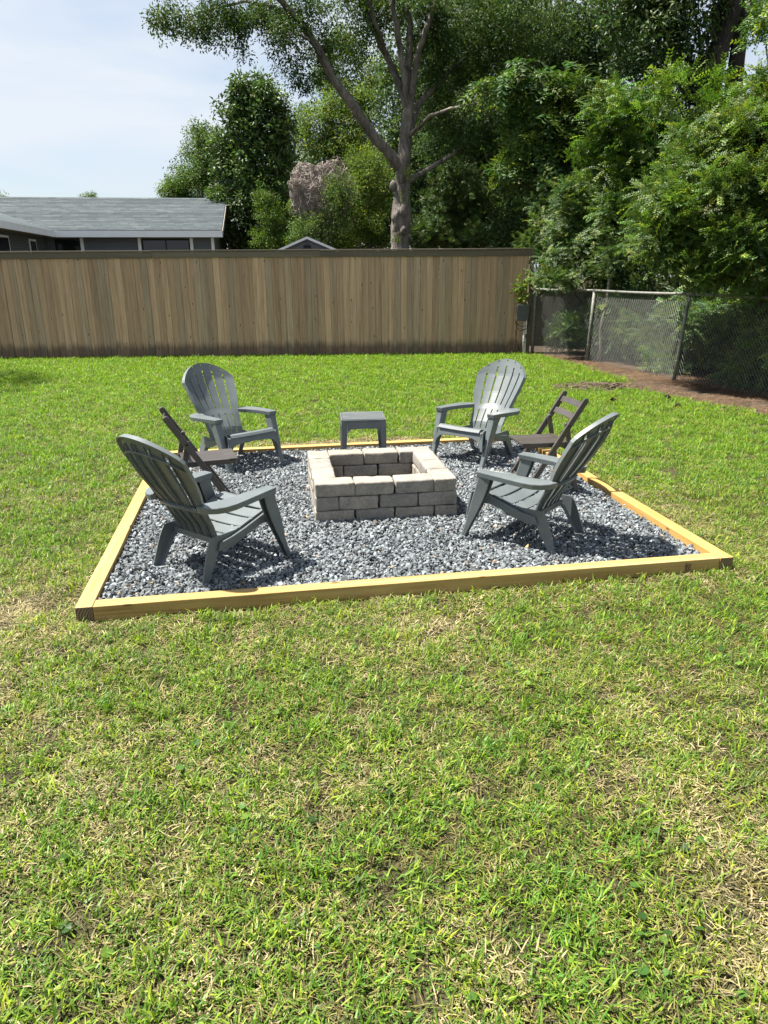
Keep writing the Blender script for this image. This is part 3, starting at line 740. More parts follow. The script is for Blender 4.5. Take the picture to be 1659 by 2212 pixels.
# ------------------------------------------------------------------ utility box on conduit
ub = empty('utility_box', (3.13, 16.66, 0)); tag(ub, 'grey utility box on a pale conduit with looped black cable at the fence end', 'utility box')
b = MB(); b.box((-.13, -.055, .755), (.115, .055, 1.09)); b.build('enclosure', M['boxgrey'], ub, bev=.012)
b = MB(); b.box((-.138, -.066, .75), (.123, -.056, 1.095)); b.build('cover', M['boxgrey'], ub, bev=.006)
b = MB(); b.tube([(.06, 0, -.05), (.06, 0, .4), (.06, 0, .76)], .030, 12); co = b.build('conduit', M['pvc'], ub, smooth=True)
for z in (.27, .55):
    b = MB(); b.tube([(.06, 0, z), (.06, 0, z + .022)], .034, 12); b.build('clamp', M['galv'], co)
cab = MB()
def arcpts(f_, n_=26): return [Vector(f_(i / n_)) for i in range(n_ + 1)]
cab.tube(arcpts(lambda t_: (-.145 + .02 * math.sin(t_ * 3), -.03, 1.08 - t_ * 1.06 + .0)), .007, 6)
cab.tube(arcpts(lambda t_: (-.01 + .16 * math.cos(math.pi * (1 + t_)), -.075, .80 - .26 * math.sin(math.pi * t_))), .006, 6)
cab.tube(arcpts(lambda t_: (-.145 + .30 * t_, -.03, 1.08 + .04 * math.sin(math.pi * t_))), .008, 6)
cab.tube(arcpts(lambda t_: (.155 + .02 * math.sin(t_ * 6), -.03, 1.08 - .35 * t_)), .008, 6)
cab.tube(arcpts(lambda t_: (.0 + .15 * math.cos(math.pi * (1 + t_)), -.08, .75 - .12 * math.sin(math.pi * t_))), .006, 6)
cab.tube(arcpts(lambda t_: (-.145 + .17 * t_ ** 2, -.03, .55 - .53 * t_)), .006, 6)
cab.build('cable', M['black'], ub, smooth=True)

# ------------------------------------------------------------------ neighbour's house
HA = R(8); HO = Vector((-5.40, 26.0, 0))
hs = empty('neighbour_house', HO, HA); tag(hs, 'long grey single storey house with shingle roof and white fascia beyond the fence', 'house')
EZ, RZ, RUN = 3.19, 4.50, 3.85
roof = MB(); roof.add([(-16, 0, EZ - .03), (.0, 0, EZ - .03), (0, RUN, RZ - .03), (-16, RUN, RZ - .03), (0, 2 * RUN, EZ - .03), (-16, 2 * RUN, EZ - .03)], [(0, 1, 2, 3), (3, 2, 4, 5)])
ro_ = roof.build('roof', M['shingle'], hs)
nC = 28; sl = math.hypot(RUN, RZ - EZ); ang = math.atan2(RZ - EZ, RUN)
b = MB(); b.box((-15.98, 0, 0), (0.0, sl / nC + .02, .034)); cme = b.mesh('shingle_course'); cme.materials.append(M['shingle'])
for k in range(nC):
    link('shingle_course', cme, None, ro_, (0, math.cos(ang) * sl * k / nC, EZ - .02 + math.sin(ang) * sl * k / nC), (ang - .06, 0, 0))
b = MB(); b.prism([Vector((-15.9, RUN - .14, RZ - .03)), Vector((-15.9, RUN, RZ + .035)), Vector((-15.9, RUN + .14, RZ - .03))], (15.9, 0, 0)); b.build('ridge_cap', M['shingle'], ro_)
b = MB(); b.box((-5.45, -.03, EZ - .215), (.02, -.002, EZ - .012)); b.build('fascia', M['white'], hs)
b = MB(); b.box((-5.6, .002, EZ - .205), (0.0, .52, EZ - .19)); b.build('soffit', M['white'], hs)
b = MB(); b.prism([Vector((.004, 0, EZ - .20)), Vector((.004, 0, EZ - .02)), Vector((.004, RUN, RZ - .02)), Vector((.004, RUN, RZ - .20))], (.03, 0, 0)); b.build('rake_board', M['soffit'], hs)
b = MB(); b.prism([Vector((-.32, .5, .3)), Vector((-.32, 2 * RUN - .5, .3)), Vector((-.32, 2 * RUN - .5, EZ)), Vector((-.32, RUN, RZ - .1)), Vector((-.32, .5, EZ))], (-.1, 0, 0)); b.build('gable_wall', M['siding'], hs)
wallY = .50
b = MB(); b.box((-6.6, wallY, -.05), (-.33, wallY + .12, EZ - .2)); b.build('wall', M['siding'], hs)
segs = [(-4.60, -2.86), (-1.02, -.40)]
for z in np.arange(.9, EZ - .25, .15):
    for x0, x1 in segs:
        b = MB(); b.prism([Vector((x0, wallY - .001, z + .15)), Vector((x0, wallY - .018, z)), Vector((x0, wallY - .001, z))], (x1 - x0, 0, 0)); b.build('siding_board', M['siding'], hs)
for x0, x1 in ((-5.52, -4.72), (-2.72, -1.12)):
    b = MB(); b.box((x0 - .0, wallY - .03, 1.9), (x1, wallY - .006, EZ - .26)); wn = b.build('window', M['black'], hs)
    npn = 2 if x1 - x0 > 1.2 else 1
    for k in range(npn):
        ww = (x1 - x0 - .06) / npn; b = MB(); b.box((x0 + .03 + k * ww + .02, wallY - .036, 1.95), (x0 + .03 + (k + 1) * ww - .02, wallY - .032, EZ - .30)); b.build('pane', M['glass'], wn)
for x in (-4.66, -2.79, -1.07, -.36):
    b = MB(); b.box((x - .05, wallY - .05, .2), (x + .05, wallY - .004, EZ - .215)); b.build('trim', M['white'], hs)
# side wing coming toward the fence
WX = -5.35
wing = MB(); wing.add([(WX, -7.0, EZ - .02), (WX, .9, EZ - .02), (WX - 3.0, 3.0, RZ - .5), (WX - 4.2, -7.0, RZ - .05), (WX - 4.2, 2.6, RZ - .05)], [(0, 1, 2, 4, 3)])
wing.add([(WX - 4.2, -7.0, RZ - .05), (WX - 4.2, 2.6, RZ - .05), (WX - 8.4, 2.6, EZ - .02), (WX - 8.4, -7.0, EZ - .02)], [(0, 1, 2, 3)])
wr = wing.build('wing_roof', M['shingle'], hs)
b = MB(); b.prism([Vector((WX - .57, -6.7, -.05)), Vector((WX - 7.9, -6.7, -.05)), Vector((WX - 7.9, -6.7, EZ - .2)), Vector((WX - 4.2, -6.7, RZ - .12)), Vector((WX - .57, -6.7, EZ - .2))], (0, .12, 0)); b.build('wing_gable', M['darkbrick'], hs)
b = MB(); b.box((WX - 7.9, -6.56, -.05), (WX - 7.78, 2.4, EZ - .2)); b.build('wing_wall', M['darkbrick'], hs)
b = MB(); b.box((WX - .002, -7.0, EZ - .215), (WX + .026, .0, EZ - .025)); b.build('fascia', M['white'], hs)
b = MB(); b.box((WX - .45, -7.0, EZ - .20), (WX - .004, -.004, EZ - .185)); b.build('soffit', M['soffit'], hs)
b = MB(); b.box((WX - .57, -7.0, -.05), (WX - .45, .4, EZ - .2)); b.build('wing_wall', M['darkbrick'], hs)
for y0, y1 in ((-4.35, -3.25), (-1.3, -.75)):
    b = MB(); b.box((WX - .449, y0 - .06, 1.8), (WX - .425, y1 + .06, EZ - .32)); wn = b.build('window', M['white'], hs)
    b = MB(); b.box((WX - .424, y0, 1.85), (WX - .418, y1, EZ - .38)); b.build('pane', M['glass'], wn)
vp = at(44, 470, 22.2)
b = MB(); b.tube([(0, 0, -.15), (0, 0, .02), (0, 0, .18)], [.05, .05, .045], 10); b.tube([(0, 0, -.02), (0, 0, .03)], [.12, .06], 10)
hinv = Matrix.LocRotScale(HO, Matrix.Rotation(HA, 3, 'Z'), None).inverted(); lv = hinv @ vp
lv.x = WX - .95; lv.z = EZ - .02 + .95 / 4.2 * (RZ - EZ) + .02
b.build('vent_pipe', M['black'], hs, lv, smooth=True)

# small shed gable
sp_ = at(663, 511, 24); sh = empty('garden_shed', (sp_.x, sp_.y, 0), R(3)); tag(sh, 'small dark grey shed gable with white trim peeking over the fence', 'shed')
hz = sp_.z
b = MB(); b.prism([Vector((-.84, 0, 0)), Vector((.84, 0, 0)), Vector((.84, 0, hz - .42)), Vector((0, 0, hz - .06)), Vector((-.84, 0, hz - .42))], (0, 2.4, 0)); b.build('wall', M['siding'], sh)
for i in range(7):
    x = -.72 + i * .24; b = MB(); b.box((x - .012, -.016, .1), (x + .012, -.001, hz - .14 - abs(x) * .43)); b.build('batten', M['siding'], sh)
for s_ in (-1, 1):
    b = MB(); b.prism([Vector((0, -.10, hz)), Vector((s_ * .98, -.10, hz - .405)), Vector((s_ * .98, -.10, hz - .475)), Vector((0, -.10, hz - .075))], (0, .03, 0)); b.build('rake_trim', M['white'], sh)
    b = MB(); b.prism([Vector((0, -.08, hz + .004)), Vector((s_ * .99, -.08, hz - .402)), Vector((s_ * .99, -.08, hz - .42)), Vector((0, -.08, hz - .02))], (0, 2.6, 0)); b.build('roof', M['shingle'], sh)
lamp = MB()
lamp.box((-.05, -.06, hz - .31), (.05, -.017, hz - .24)); lo_ = lamp.build('flood_light', M['black'], sh, bev=.01)
for s_ in (-1, 1):
    b = MB(); b.tube([(s_ * .05, -.08, hz - .29), (s_ * .075, -.16, hz - .30)], [.035, .05], 10); b.build('lamp_head', M['black'], lo_)
# ------------------------------------------------------------------ leaf clumps
def leaf_faces(V, F, A, base, d_, side, L_, W_, fold, var, pts=2):
    d_ = d_.normalized(); side = side.normalized(); up = side.cross(d_)
    b = len(V); tip = base + d_ * L_ - up * (L_ * .18)
    m1 = base + d_ * L_ * .45
    V += [base, m1 + side * W_ / 2 + up * fold * W_, tip, m1 - side * W_ / 2 + up * fold * W_, m1]
    F += [(b, b + 1, b + 4), (b + 1, b + 2, b + 4), (b + 2, b + 3, b + 4), (b + 3, b, b + 4)]; A += [var] * 5
def rvec(r_): 
    z = r_.uniform(-1, 1); t_ = r_.uniform(0, 6.283); s_ = math.sqrt(1 - z * z); return Vector((s_ * math.cos(t_), s_ * math.sin(t_), z))
def clump(seed, n_, rad, L_, W_, droop=.2, flat=.6):
    r_ = random.Random(seed); V, F, A = [], [], []
    for _ in range(n_):
        p = rvec(r_) * rad * r_.random() ** .5; p.z *= flat
        d_ = (p.normalized() + rvec(r_) * .9 + Vector((0, 0, -droop)))
        sd_ = d_.cross(Vector((r_.uniform(-.5, .5), r_.uniform(-.5, .5), 1)))
        if sd_.length < .01: continue
        k = r_.uniform(.7, 1.25); leaf_faces(V, F, A, p, d_, sd_, L_ * k, W_ * k, .18, r_.random())
    return V, F, A
def spray(seed, n_, Lt, L_, W_, arch=.3, ntw=3):                # twigs with paired leaves
    r_ = random.Random(seed); V, F, A = [], [], []
    for q in range(ntw):
        az_ = r_.uniform(0, 6.283); dirh = Vector((math.cos(az_), math.sin(az_), r_.uniform(-.1, .7))).normalized(); start = rvec(r_) * .06; vr = r_.random()
        sd0 = dirh.cross(Vector((0, 0, 1))).normalized()
        for i in range(n_):
            k = (i + 1) / n_; p = start + dirh * Lt * k + Vector((0, 0, -arch * Lt * k * k))
            tng = (dirh + Vector((0, 0, -2 * arch * k))).normalized()
            for s_ in (-1, 1):
                d_ = (tng * .75 + sd0 * s_ + rvec(r_) * .3); leaf_faces(V, F, A, p, d_, tng.cross(d_).cross(d_) + rvec(r_) * .25, L_ * r_.uniform(.8, 1.15), W_, .12, min(1, max(0, vr + r_.uniform(-.25, .25))))
    return V, F, A
def needles(seed, n_, L_):
    r_ = random.Random(seed); V, F, A = [], [], []
    for q in range(5):
        c_ = rvec(r_) * .22; ax = (rvec(r_) + Vector((0, 0, .5))).normalized()
        for _ in range(n_):
            d_ = (ax + rvec(r_) * .75).normalized(); s_ = d_.cross(rvec(r_)).normalized() * .0075; b = len(V)
            V += [c_ - s_, c_ + s_, c_ + d_ * L_ * r_.uniform(.8, 1.1)]; F += [(b, b + 1, b + 2)]; A += [r_.random()] * 3
    return V, F, A
PR = {
    'oak': [clump(i, 30, .34, .105, .05) for i in range(6)],
    'mag': [clump(20 + i, 24, .34, .17, .07, .1) for i in range(6)],
    'small': [clump(40 + i, 40, .34, .085, .045) for i in range(6)],
    'far': [clump(60 + i, 30, .55, .17, .09) for i in range(6)],
    'big': [spray(80 + i, 6, .55, .19, .062, .75, 3) for i in range(6)],
    'privet': [spray(100 + i, 8, .36, .062, .030, .25, 5) for i in range(6)],
    'privet2': [spray(120 + i, 7, .26, .050, .026, .2, 6) for i in range(6)],
    'pine': [needles(140 + i, 36, .20) for i in range(6)],
    'ivy': [clump(160 + i, 8, .12, .075, .06, .7) for i in range(5)],
}
def blob_points(blobs, gap=.0, gscale=.8):
    out = []
    for (c_, rad, n_) in blobs:
        c_ = Vector(c_); k = 0; tries = 0
        while k < n_ and tries < n_ * 8:
            tries += 1
            d_ = rvec(random); rr = random.random() ** .42
            wob_ = 1 + .28 * mnoise.noise(d_ * 1.7 + c_ * .37) + .14 * mnoise.noise(d_ * 4 + c_)
            p = c_ + Vector((d_.x * rad[0], d_.y * rad[1], d_.z * rad[2])) * rr * wob_
            if gap and mnoise.noise(p * gscale) < gap - .5 + .15 * mnoise.noise(p * gscale * 3): continue
            if p.z < .05: continue
            out.append(p); k += 1
    return np.array([tuple(p) for p in out])
def crown(parent, blobs, kind, mat_, tintc=(1, 1, 1), var=.3, scale=(.8, 1.3), gap=.2, gscale=.8, upright=.6, name='crown', clip=None):
    P_ = blob_points(blobs, gap, gscale)
    if clip is not None: P_ = P_[clip(P_)]
    n_ = len(P_); val = np.clip(rng.normal(1, var, (n_, 1)), .45, 1.9)
    hue_ = rng.normal(0, .10, (n_, 1))
    tn = np.array(tintc)[None, :] * val * np.concatenate([1 + hue_, np.ones((n_, 1)), 1 - hue_], 1)
    rot = np.concatenate([rng.normal(0, upright, (n_, 2)), rng.uniform(0, 6.283, (n_, 1))], 1)
    return scatter(name, PR[kind], P_, rot, rng.uniform(scale[0], scale[1], n_), rng.integers(0, len(PR[kind]), n_), tn, mat_, parent, tuple(P_.mean(0)))
def limb_path(a, b, n_=8, wob=.12, seed=0, sag=0):
    a, b = Vector(a), Vector(b); out = []; L_ = (b - a).length
    for k in range(n_ + 1):
        t_ = k / n_; p = a.lerp(b, t_) + mnoise.noise_vector(a * .7 + Vector((seed, t_ * 2.6, seed * 1.7))) * wob * L_ * math.sin(math.pi * min(1, t_ * 1.0)) + Vector((0, 0, sag * L_ * math.sin(math.pi * t_)))
        out.append(p)
    return out
def tree(name, label, base, trunk, limbs, blobs, kind, mat_, bark='bark', group=None, cat='tree', **kw):
    t_ = empty(name, base); tag(t_, label, cat, group)
    if trunk:
        b = MB(); pts, rad = trunk; b.tube([Vector(p) for p in pts], rad, 12, wob=.12)
        for lp, lr in limbs: b.tube(lp, lr, 7, wob=.08)
        to = b.build('trunk', M[bark], t_, smooth=True); to.matrix_parent_inverse = Matrix.Translation(-Vector(base))
    co_ = crown(t_, blobs, kind, M[mat_], **kw); co_.matrix_parent_inverse = Matrix.Translation(-Vector(base))
    return t_
def simple_tree(name, label, base, h, r0, blobs, kind, mat_, bark='bark', nl=5, **kw):
    b_ = Vector(base); tr = ([b_ + Vector((0, 0, -.1)), b_ + Vector((.05, 0, h * .3)), b_ + Vector((-.05, .05, h * .65)), b_ + Vector((0, 0, h))], [r0, r0 * .85, r0 * .6, r0 * .2]); limbs = []
    for i, bl in enumerate(blobs[:nl]):
        c_ = Vector(bl[0]); s_ = b_ + Vector((0, 0, min(h * .8, max(h * .3, c_.z * .6)))); pth = limb_path(s_, c_, 6, .12, i + 3); limbs.append((pth, [r0 * .4 * (1 - .8 * k / 6) for k in range(7)]))
    return tree(name, label, base, tr, limbs, blobs, kind, mat_, bark, **kw)

# ---- the big oak behind the fence
TY = 24.0
def A_(px, py, dy=0): return at(px, py, TY + dy)
base = A_(866, 540); base.z = 0
tp = [Vector((base.x - .02, TY, -.2)), Vector((base.x - .02, TY, 1.2)), A_(866, 535), A_(864, 500), A_(866, 470), A_(868, 430), A_(870, 390), A_(872, 340), A_(877, 285), A_(882, 235)]
tr_ = [.36, .31, .275, .285, .30, .265, .225, .20, .175, .15]
oak = empty('oak_tree', base); tag(oak, 'large oak with knotted grey forked trunk rising behind the wooden fence', 'tree')
b = MB(); 
fine = []; fr_ = []
for i in range(len(tp) - 1):
    for k in range(5): fine.append(tp[i].lerp(tp[i + 1], k / 5)); fr_.append(tr_[i] + (tr_[i + 1] - tr_[i]) * k / 5)
fine.append(tp[-1]); fr_.append(tr_[-1])
b.tube(fine, fr_, 22, wob=.22)
for (px, py, rr, off) in ((856, 350, .15, -.10), (856, 470, .15, -.12), (872, 455, .13, -.28), (849, 402, .11, -.1), (872, 497, .10, -.30), (868, 385, .10, -.22)):   # burls
    c_ = A_(px, py, off); b.tube([c_ + Vector((0, 0, -rr * 1.5)), c_ + Vector((0, 0, -rr * .8)), c_, c_ + Vector((0, 0, rr * .8)), c_ + Vector((0, 0, rr * 1.5))], [rr * .3, rr * .85, rr, rr * .8, rr * .25], 12, wob=.35)
tko = b.build('trunk', M['bark'], oak, smooth=True); tko.matrix_parent_inverse = Matrix.Translation(-base)
def limb(pix, rad, sides=9):
    pts = [A_(*p) for p in pix]; f2 = []; r2 = []
    for i in range(len(pts) - 1):
        for k in range(4):
            t_ = k / 4; p = pts[i].lerp(pts[i + 1], t_) + mnoise.noise_vector(pts[i] + Vector((0, 0, t_ * 3))) * .05; f2.append(p); r2.append(rad[0] + (rad[1] - rad[0]) * (i + t_) / (len(pts) - 1))
    f2.append(pts[-1]); r2.append(rad[1]); mb = MB(); mb.tube(f2, r2, sides, wob=.10)
    o = mb.build('limb', M['bark'], oak, smooth=True); o.matrix_parent_inverse = Matrix.Translation(-base)
limb([(866, 365), (845, 338, -.2), (800, 285, -.6), (755, 220, -1), (715, 165, -1.2), (690, 110, -1.4), (650, 50, -1.6), (610, 5, -1.9), (560, -40, -2.2)], (.17, .07))
limb([(650, 50, -1.6), (600, 20, -1.8), (530, 2, -2), (460, 20, -2.4), (400, 40, -2.8)], (.06, .015), 6)
limb([(880, 240), (866, 190, .1), (835, 120, .2), (800, 50, .3), (775, -20, .4), (740, -120, .5)], (.12, .06))
limb([(838, 125, .2), (815, 60, -.3), (790, -10, -.7), (770, -90, -1)], (.07, .04), 7)
limb([(882, 240), (872, 160, -.2), (862, 90, -.3), (850, 20, -.5), (840, -80, -.6)], (.11, .06))
limb([(883, 240), (880, 160), (886, 80, .2), (880, 0, .3), (885, -100, .4)], (.13, .07))
limb([(884, 250), (893, 170, -.2), (905, 110, -.3), (925, 55, -.4), (945, -10, -.6), (975, -100, -.8)], (.11, .055))
limb([(880, 300), (905, 225, .4), (945, 180, .8), (1000, 130, 1.2), (1080, 80, 1.6)], (.10, .03))
limb([(878, 395), (905, 378, .2), (960, 345, .6), (1010, 310, 1.0), (1060, 270, 1.4)], (.09, .03))
limb([(700, 130, -1.3), (672, 90, -1.9), (640, 70, -2.3), (600, 90, -2.6)], (.05, .012), 6)
limb([(880, 300), (930, 250, -1), (990, 230, -2), (1060, 215, -3)], (.07, .02), 6)
ob = []
def OB(px, py, dy, rx, rz, n_, ry=None): ob.append((A_(px, py, dy), (rx, ry or rx, rz), n_))
for q in ((400, 45, -2.8, .85, .42, 70), (350, 45, -2.8, .45, .25, 22), (455, 70, -2.6, .55, .45, 34), (490, 30, -2.3, .9, .5, 80), (560, 35, -2, 1.0, .55, 85), (520, 110, -2.6, .35, .35, 16), (510, 95, -2.4, .40, .5, 22),
          (625, 20, -1.8, 1.0, .6, 95), (640, 130, -1.8, .7, .75, 60), (610, 80, -2.4, .5, .4, 26), (690, 60, -1.0, .8, .8, 80), (660, 175, -1.7, .35, .4, 16),
          (700, 150, -.8, .6, .8, 40), (760, 60, 0, 1.0, .9, 110), (745, 130, .8, .7, .8, 50), (820, 20, .6, 1.1, .9, 110), (790, -30, 0, 1.5, .8, 120), (900, -20, 0, 2.0, .9, 190), (930, 60, .6, 1.0, 1.0, 130),
          (960, 130, 1, 1.2, 1.1, 160), (1010, 40, .6, 1.6, 1.1, 200), (1060, 120, 1.4, 1.4, 1.2, 180), (1000, 220, 1.3, 1.3, 1.1, 150), (1100, 30, 0, 1.6, 1.2, 210), (1150, 120, 0, 1.4, 1.2, 170), (1080, 270, 1.2, 1.2, .9, 110),
          (930, 200, 1.6, 1.1, 1.1, 110), (960, 300, 2.0, 1.2, .9, 90), (1000, -60, -2.5, 2.4, 1.2, 220), (1150, -40, -2, 2.2, 1.4, 220), (560, -50, -2, 1.6, .7, 110), (1045, 222, -3, .8, .5, 55), (1010, 308, .8, .9, .6, 60), (1060, 275, 1.2, .8, .6, 50), (1080, 85, 1.4, .9, .7, 60)):
    OB(*q)
c_ = crown(oak, ob, 'oak', M['oakleaf'], (1, 1, 1), .28, (.55, 1.0), .30, 1.1, .7); c_.matrix_parent_inverse = Matrix.Translation(-base)
leaf_sprouts = [(A_(880, 375, -.3), (.16, .16, .22), 10), (A_(872, 425, -.3), (.12, .12, .2), 7), (A_(858, 520, -.3), (.1, .1, .15), 4)]
c_ = crown(oak, leaf_sprouts, 'small', M['palleaf'], (1, 1, .8), .2, (.3, .5), 0, 1, .7, 'sprout'); c_.matrix_parent_inverse = Matrix.Translation(-base)

def blobs_at(lst, Y): return [(at(px, py, Y + dy), (rx, rx * .9, rz), n_) for (px, py, dy, rx, rz, n_) in lst]
def gnd(px, Y): p = at(px, 540, Y); return Vector((p.x, Y, 0))
# vine-clad evergreen left of the shed
simple_tree('magnolia_tree', 'tall narrow dark evergreen smothered in climbers, right of the house roof', gnd(545, 30), 7.5, .25,
    blobs_at([(545, 200, 0, .75, .7, 70), (515, 195, 0, .35, .5, 22), (575, 215, 0, .7, .6, 60), (510, 260, 0, .75, .8, 85), (560, 280, 0, 1.1, 1.0, 150), (600, 260, .2, .5, .7, 40), (495, 330, 0, .7, .9, 85), (545, 360, 0, 1.25, 1.1, 190), (595, 340, .2, .6, .9, 60), (495, 420, -.1, .75, 1.0, 100), (545, 440, 0, 1.3, 1.1, 200), (600, 430, .1, .7, 1.0, 80), (510, 510, -.1, .9, .8, 110), (560, 520, 0, 1.3, .8, 150), (605, 520, 0, .8, .7, 70)], 30), 'mag', 'darkleaf', 'darkbark', gap=.2, gscale=1.3, var=.33, scale=(.7, 1.25), tintc=(1.4, 1.4, 1.25))
iv = empty('climbing_ivy', gnd(590, 28.4)); tag(iv, 'bright green climber trailing down the narrow evergreen beside the shed', 'climber')
c_ = crown(iv, blobs_at([(575, 430, 0, .45, .8, 60), (585, 480, 0, .6, .7, 80), (600, 520, 0, .8, .45, 70), (560, 520, 0, .5, .4, 30)], 28.4), 'small', M['midleaf'], (1.15, 1.2, .8), .25, (.4, .8), .25, 1.5, name='foliage'); c_.matrix_parent_inverse = Matrix.Translation(-iv.location)
fw = scatter('far_woodland', *(lambda P_: (PR['far'], P_, np.concatenate([rng.normal(0, .5, (len(P_), 2)), rng.uniform(0, 6.28, (len(P_), 1))], 1), rng.uniform(.9, 1.7, len(P_)), rng.integers(0, 6, len(P_)), np.clip(rng.normal(1, .25, (len(P_), 1)), .5, 1.6) * np.array([[1, 1, 1]])))(blob_points(blobs_at([(620, 470, 0, 1.8, 2.4, 200), (690, 420, 0, 2.2, 2.6, 260), (770, 400, 0, 2.6, 3.2, 320), (860, 420, 0, 2.6, 3.0, 320), (940, 380, 0, 3, 4, 420), (1040, 360, 0, 3, 4.5, 440), (1140, 340, 0, 3, 5, 460), (1250, 330, 0, 3.4, 5, 480), (1380, 420, 0, 3.4, 4, 400), (1520, 500, 0, 3.4, 3.4, 340), (740, 520, 0, 4, 1.4, 200)], 46))), M['deepleaf'], None, (5, 46, 4)); tag(fw, 'dark far woodland filling the gaps behind the garden trees', 'woodland')
simple_tree('broadleaf_tree', 'rounded mid green tree behind the right end of the house roof', gnd(440, 40), 6.2, .25,
    blobs_at([(440, 320, 0, 1.3, 1.2, 130), (430, 390, 0, 1.7, 1.3, 200), (380, 410, 0, .9, .7, 70), (470, 360, 0, 1.1, 1.2, 100), (425, 300, 0, .6, .6, 40), (365, 415, 0, .5, .5, 35), (410, 450, 0, 1.5, 1.0, 160), (450, 350, .6, 1.5, 1.6, 220), (430, 420, .6, 1.6, 1.2, 220)], 40), 'far', 'midleaf', gap=.15, gscale=.8, scale=(.45, .8), var=.25, tintc=(.95, 1, .95))
simple_tree('distant_tree', 'tiny tree top showing just above the middle of the house ridge', gnd(190, 70), 8, .25, blobs_at([(190, 428, 0, .75, .35, 30), (200, 424, 0, .35, .3, 12)], 70), 'far', 'midleaf', nl=2, scale=(.5, .8), gap=0)
simple_tree('distant_tree', 'tiny tree top behind the ridge end where the side wing begins', gnd(-6, 70), 8, .25, blobs_at([(-8, 428, 0, .8, .45, 30)], 70), 'far', 'midleaf', nl=1, scale=(.5, .8), gap=0)
simple_tree('slender_tree', 'loose thin tree between the narrow evergreen and the dead vines', gnd(635, 38), 8.0, .2,
    blobs_at([(640, 260, 0, .9, .8, 60), (625, 330, 0, 1.2, 1.2, 110), (650, 290, .5, .6, .6, 35), (625, 410, 0, 1.3, 1.4, 150), (625, 480, 0, 1.4, 1.2, 140)], 38), 'far', 'deepleaf', gap=.28, gscale=1.0, scale=(.45, .8), tintc=(1.2, 1.25, 1.2))
# bank of pale trees between dead vines and oak
simple_tree('pale_tree', 'pale yellow green tree crown left of the oak limb above the dead vines', gnd(720, 37), 9, .25,
    blobs_at([(700, 255, 0, 1.3, .8, 110), (745, 230, 0, 1.3, 1.2, 150), (690, 300, 0, 1.0, .8, 90), (770, 290, -.5, 1.3, 1.2, 150), (720, 330, 0, 1.4, .8, 120), (800, 240, 0, 1.2, 1.4, 140), (720, 170, 1, .9, 1.3, 90), (800, 160, 1, 1.2, 1.3, 120), (850, 200, 1, 1.2, 1.5, 120), (735, 110, 1, .8, 1.2, 60)], 37), 'far', 'palleaf', gap=.28, gscale=.8, scale=(.45, .85), var=.3, tintc=(.95, .95, .85))
simple_tree('leafy_bush', 'bright yellow green shrub against the left side of the oak trunk', gnd(800, 27), 3.4, .12,
    blobs_at([(800, 380, 0, .9, .8, 110), (790, 430, 0, 1.0, .9, 140), (815, 480, -.2, .8, .8, 110), (770, 510, -.2, .9, .7, 110), (830, 520, -.2, .5, .4, 45), (780, 350, .3, .7, .6, 70)], 27), 'small', 'palleaf', cat='shrub', gap=.27, gscale=1.3, scale=(.5, .95), var=.3, tintc=(.95, .95, .8))
simple_tree('leafy_bush', 'grey green shrub behind the shed gable below the dead vines', gnd(700, 27.5), 3.0, .12,
    blobs_at([(690, 470, 0, .9, .6, 100), (730, 500, 0, .9, .7, 110), (655, 450, 0, .45, .45, 45), (650, 510, 0, .5, .6, 50), (735, 420, -1.9, .55, .75, 90), (720, 470, -1.8, .6, .5, 70), (665, 490, -1.8, .5, .4, 60), (700, 535, 0, 1.0, .5, 90)], 27.5), 'small', 'midleaf', cat='shrub', gap=.25, gscale=1.3, scale=(.45, .9), var=.3, tintc=(1.05, 1.05, .95))
# dead vine tangle
dv = empty('dead_vine_tangle', gnd(690, 26.3)); tag(dv, 'brown mound of leafless tangled vines beside the oak', 'vines')
b = MB(); cz_ = at(690, 405, 26.3); rX, rZ = 1.28, 1.14
def vine_r(d_): return .80 + .38 * mnoise.noise(d_ * 1.6 + Vector((4.2, 0, 1))) + .16 * mnoise.noise(d_ * 4.1)
for i in range(1150):
    r_ = random.Random(2600 + i); d0 = rvec(r_); d0.z = abs(d0.z) * 1.1 - .35; d0.x -= .18; d0.normalize(); tn = (d0.cross(rvec(r_)) + Vector((0, 0, -.5))).normalized(); q = d0.copy(); pts = []
    dep = r_.uniform(.72, 1.0); lift = r_.uniform(-.02, .10) if r_.random() < .2 else 0
    for k in range(9):
        q = (q + tn * .09 + mnoise.noise_vector(Vector((i * .31, k * .6, 3))) * .10).normalized(); e = vine_r(q) * dep + lift * k / 8
        pts.append(Vector((q.x * rX * e, q.y * .9 * e, q.z * rZ * e - .1)))
    b.tube(pts, r_.uniform(.004, .013), 3)
for i in range(110):
    r_ = random.Random(1800 + i); x0 = r_.uniform(-.7, .9); z0 = r_.uniform(-.4, .1); pts = []; p = Vector((x0, r_.uniform(-.6, .1), z0))
    for k in range(r_.randint(4, 9)): pts.append(p.copy()); p += Vector((r_.uniform(-.10, .10), r_.uniform(-.05, .05), -.17))
    b.tube(pts, .008, 3)
vo_ = b.build('stems', M['vine'], dv, Vector((cz_.x - dv.location.x, 0, cz_.z))); vo_['kind'] = 'stuff'
b = MB(); b.tube([(0, 0, 0), (.05, 0, 1.8), (cz_.x - dv.location.x, .3, cz_.z - .5)], [.05, .04, .02], 7); b.build('stem', M['darkbark'], dv)

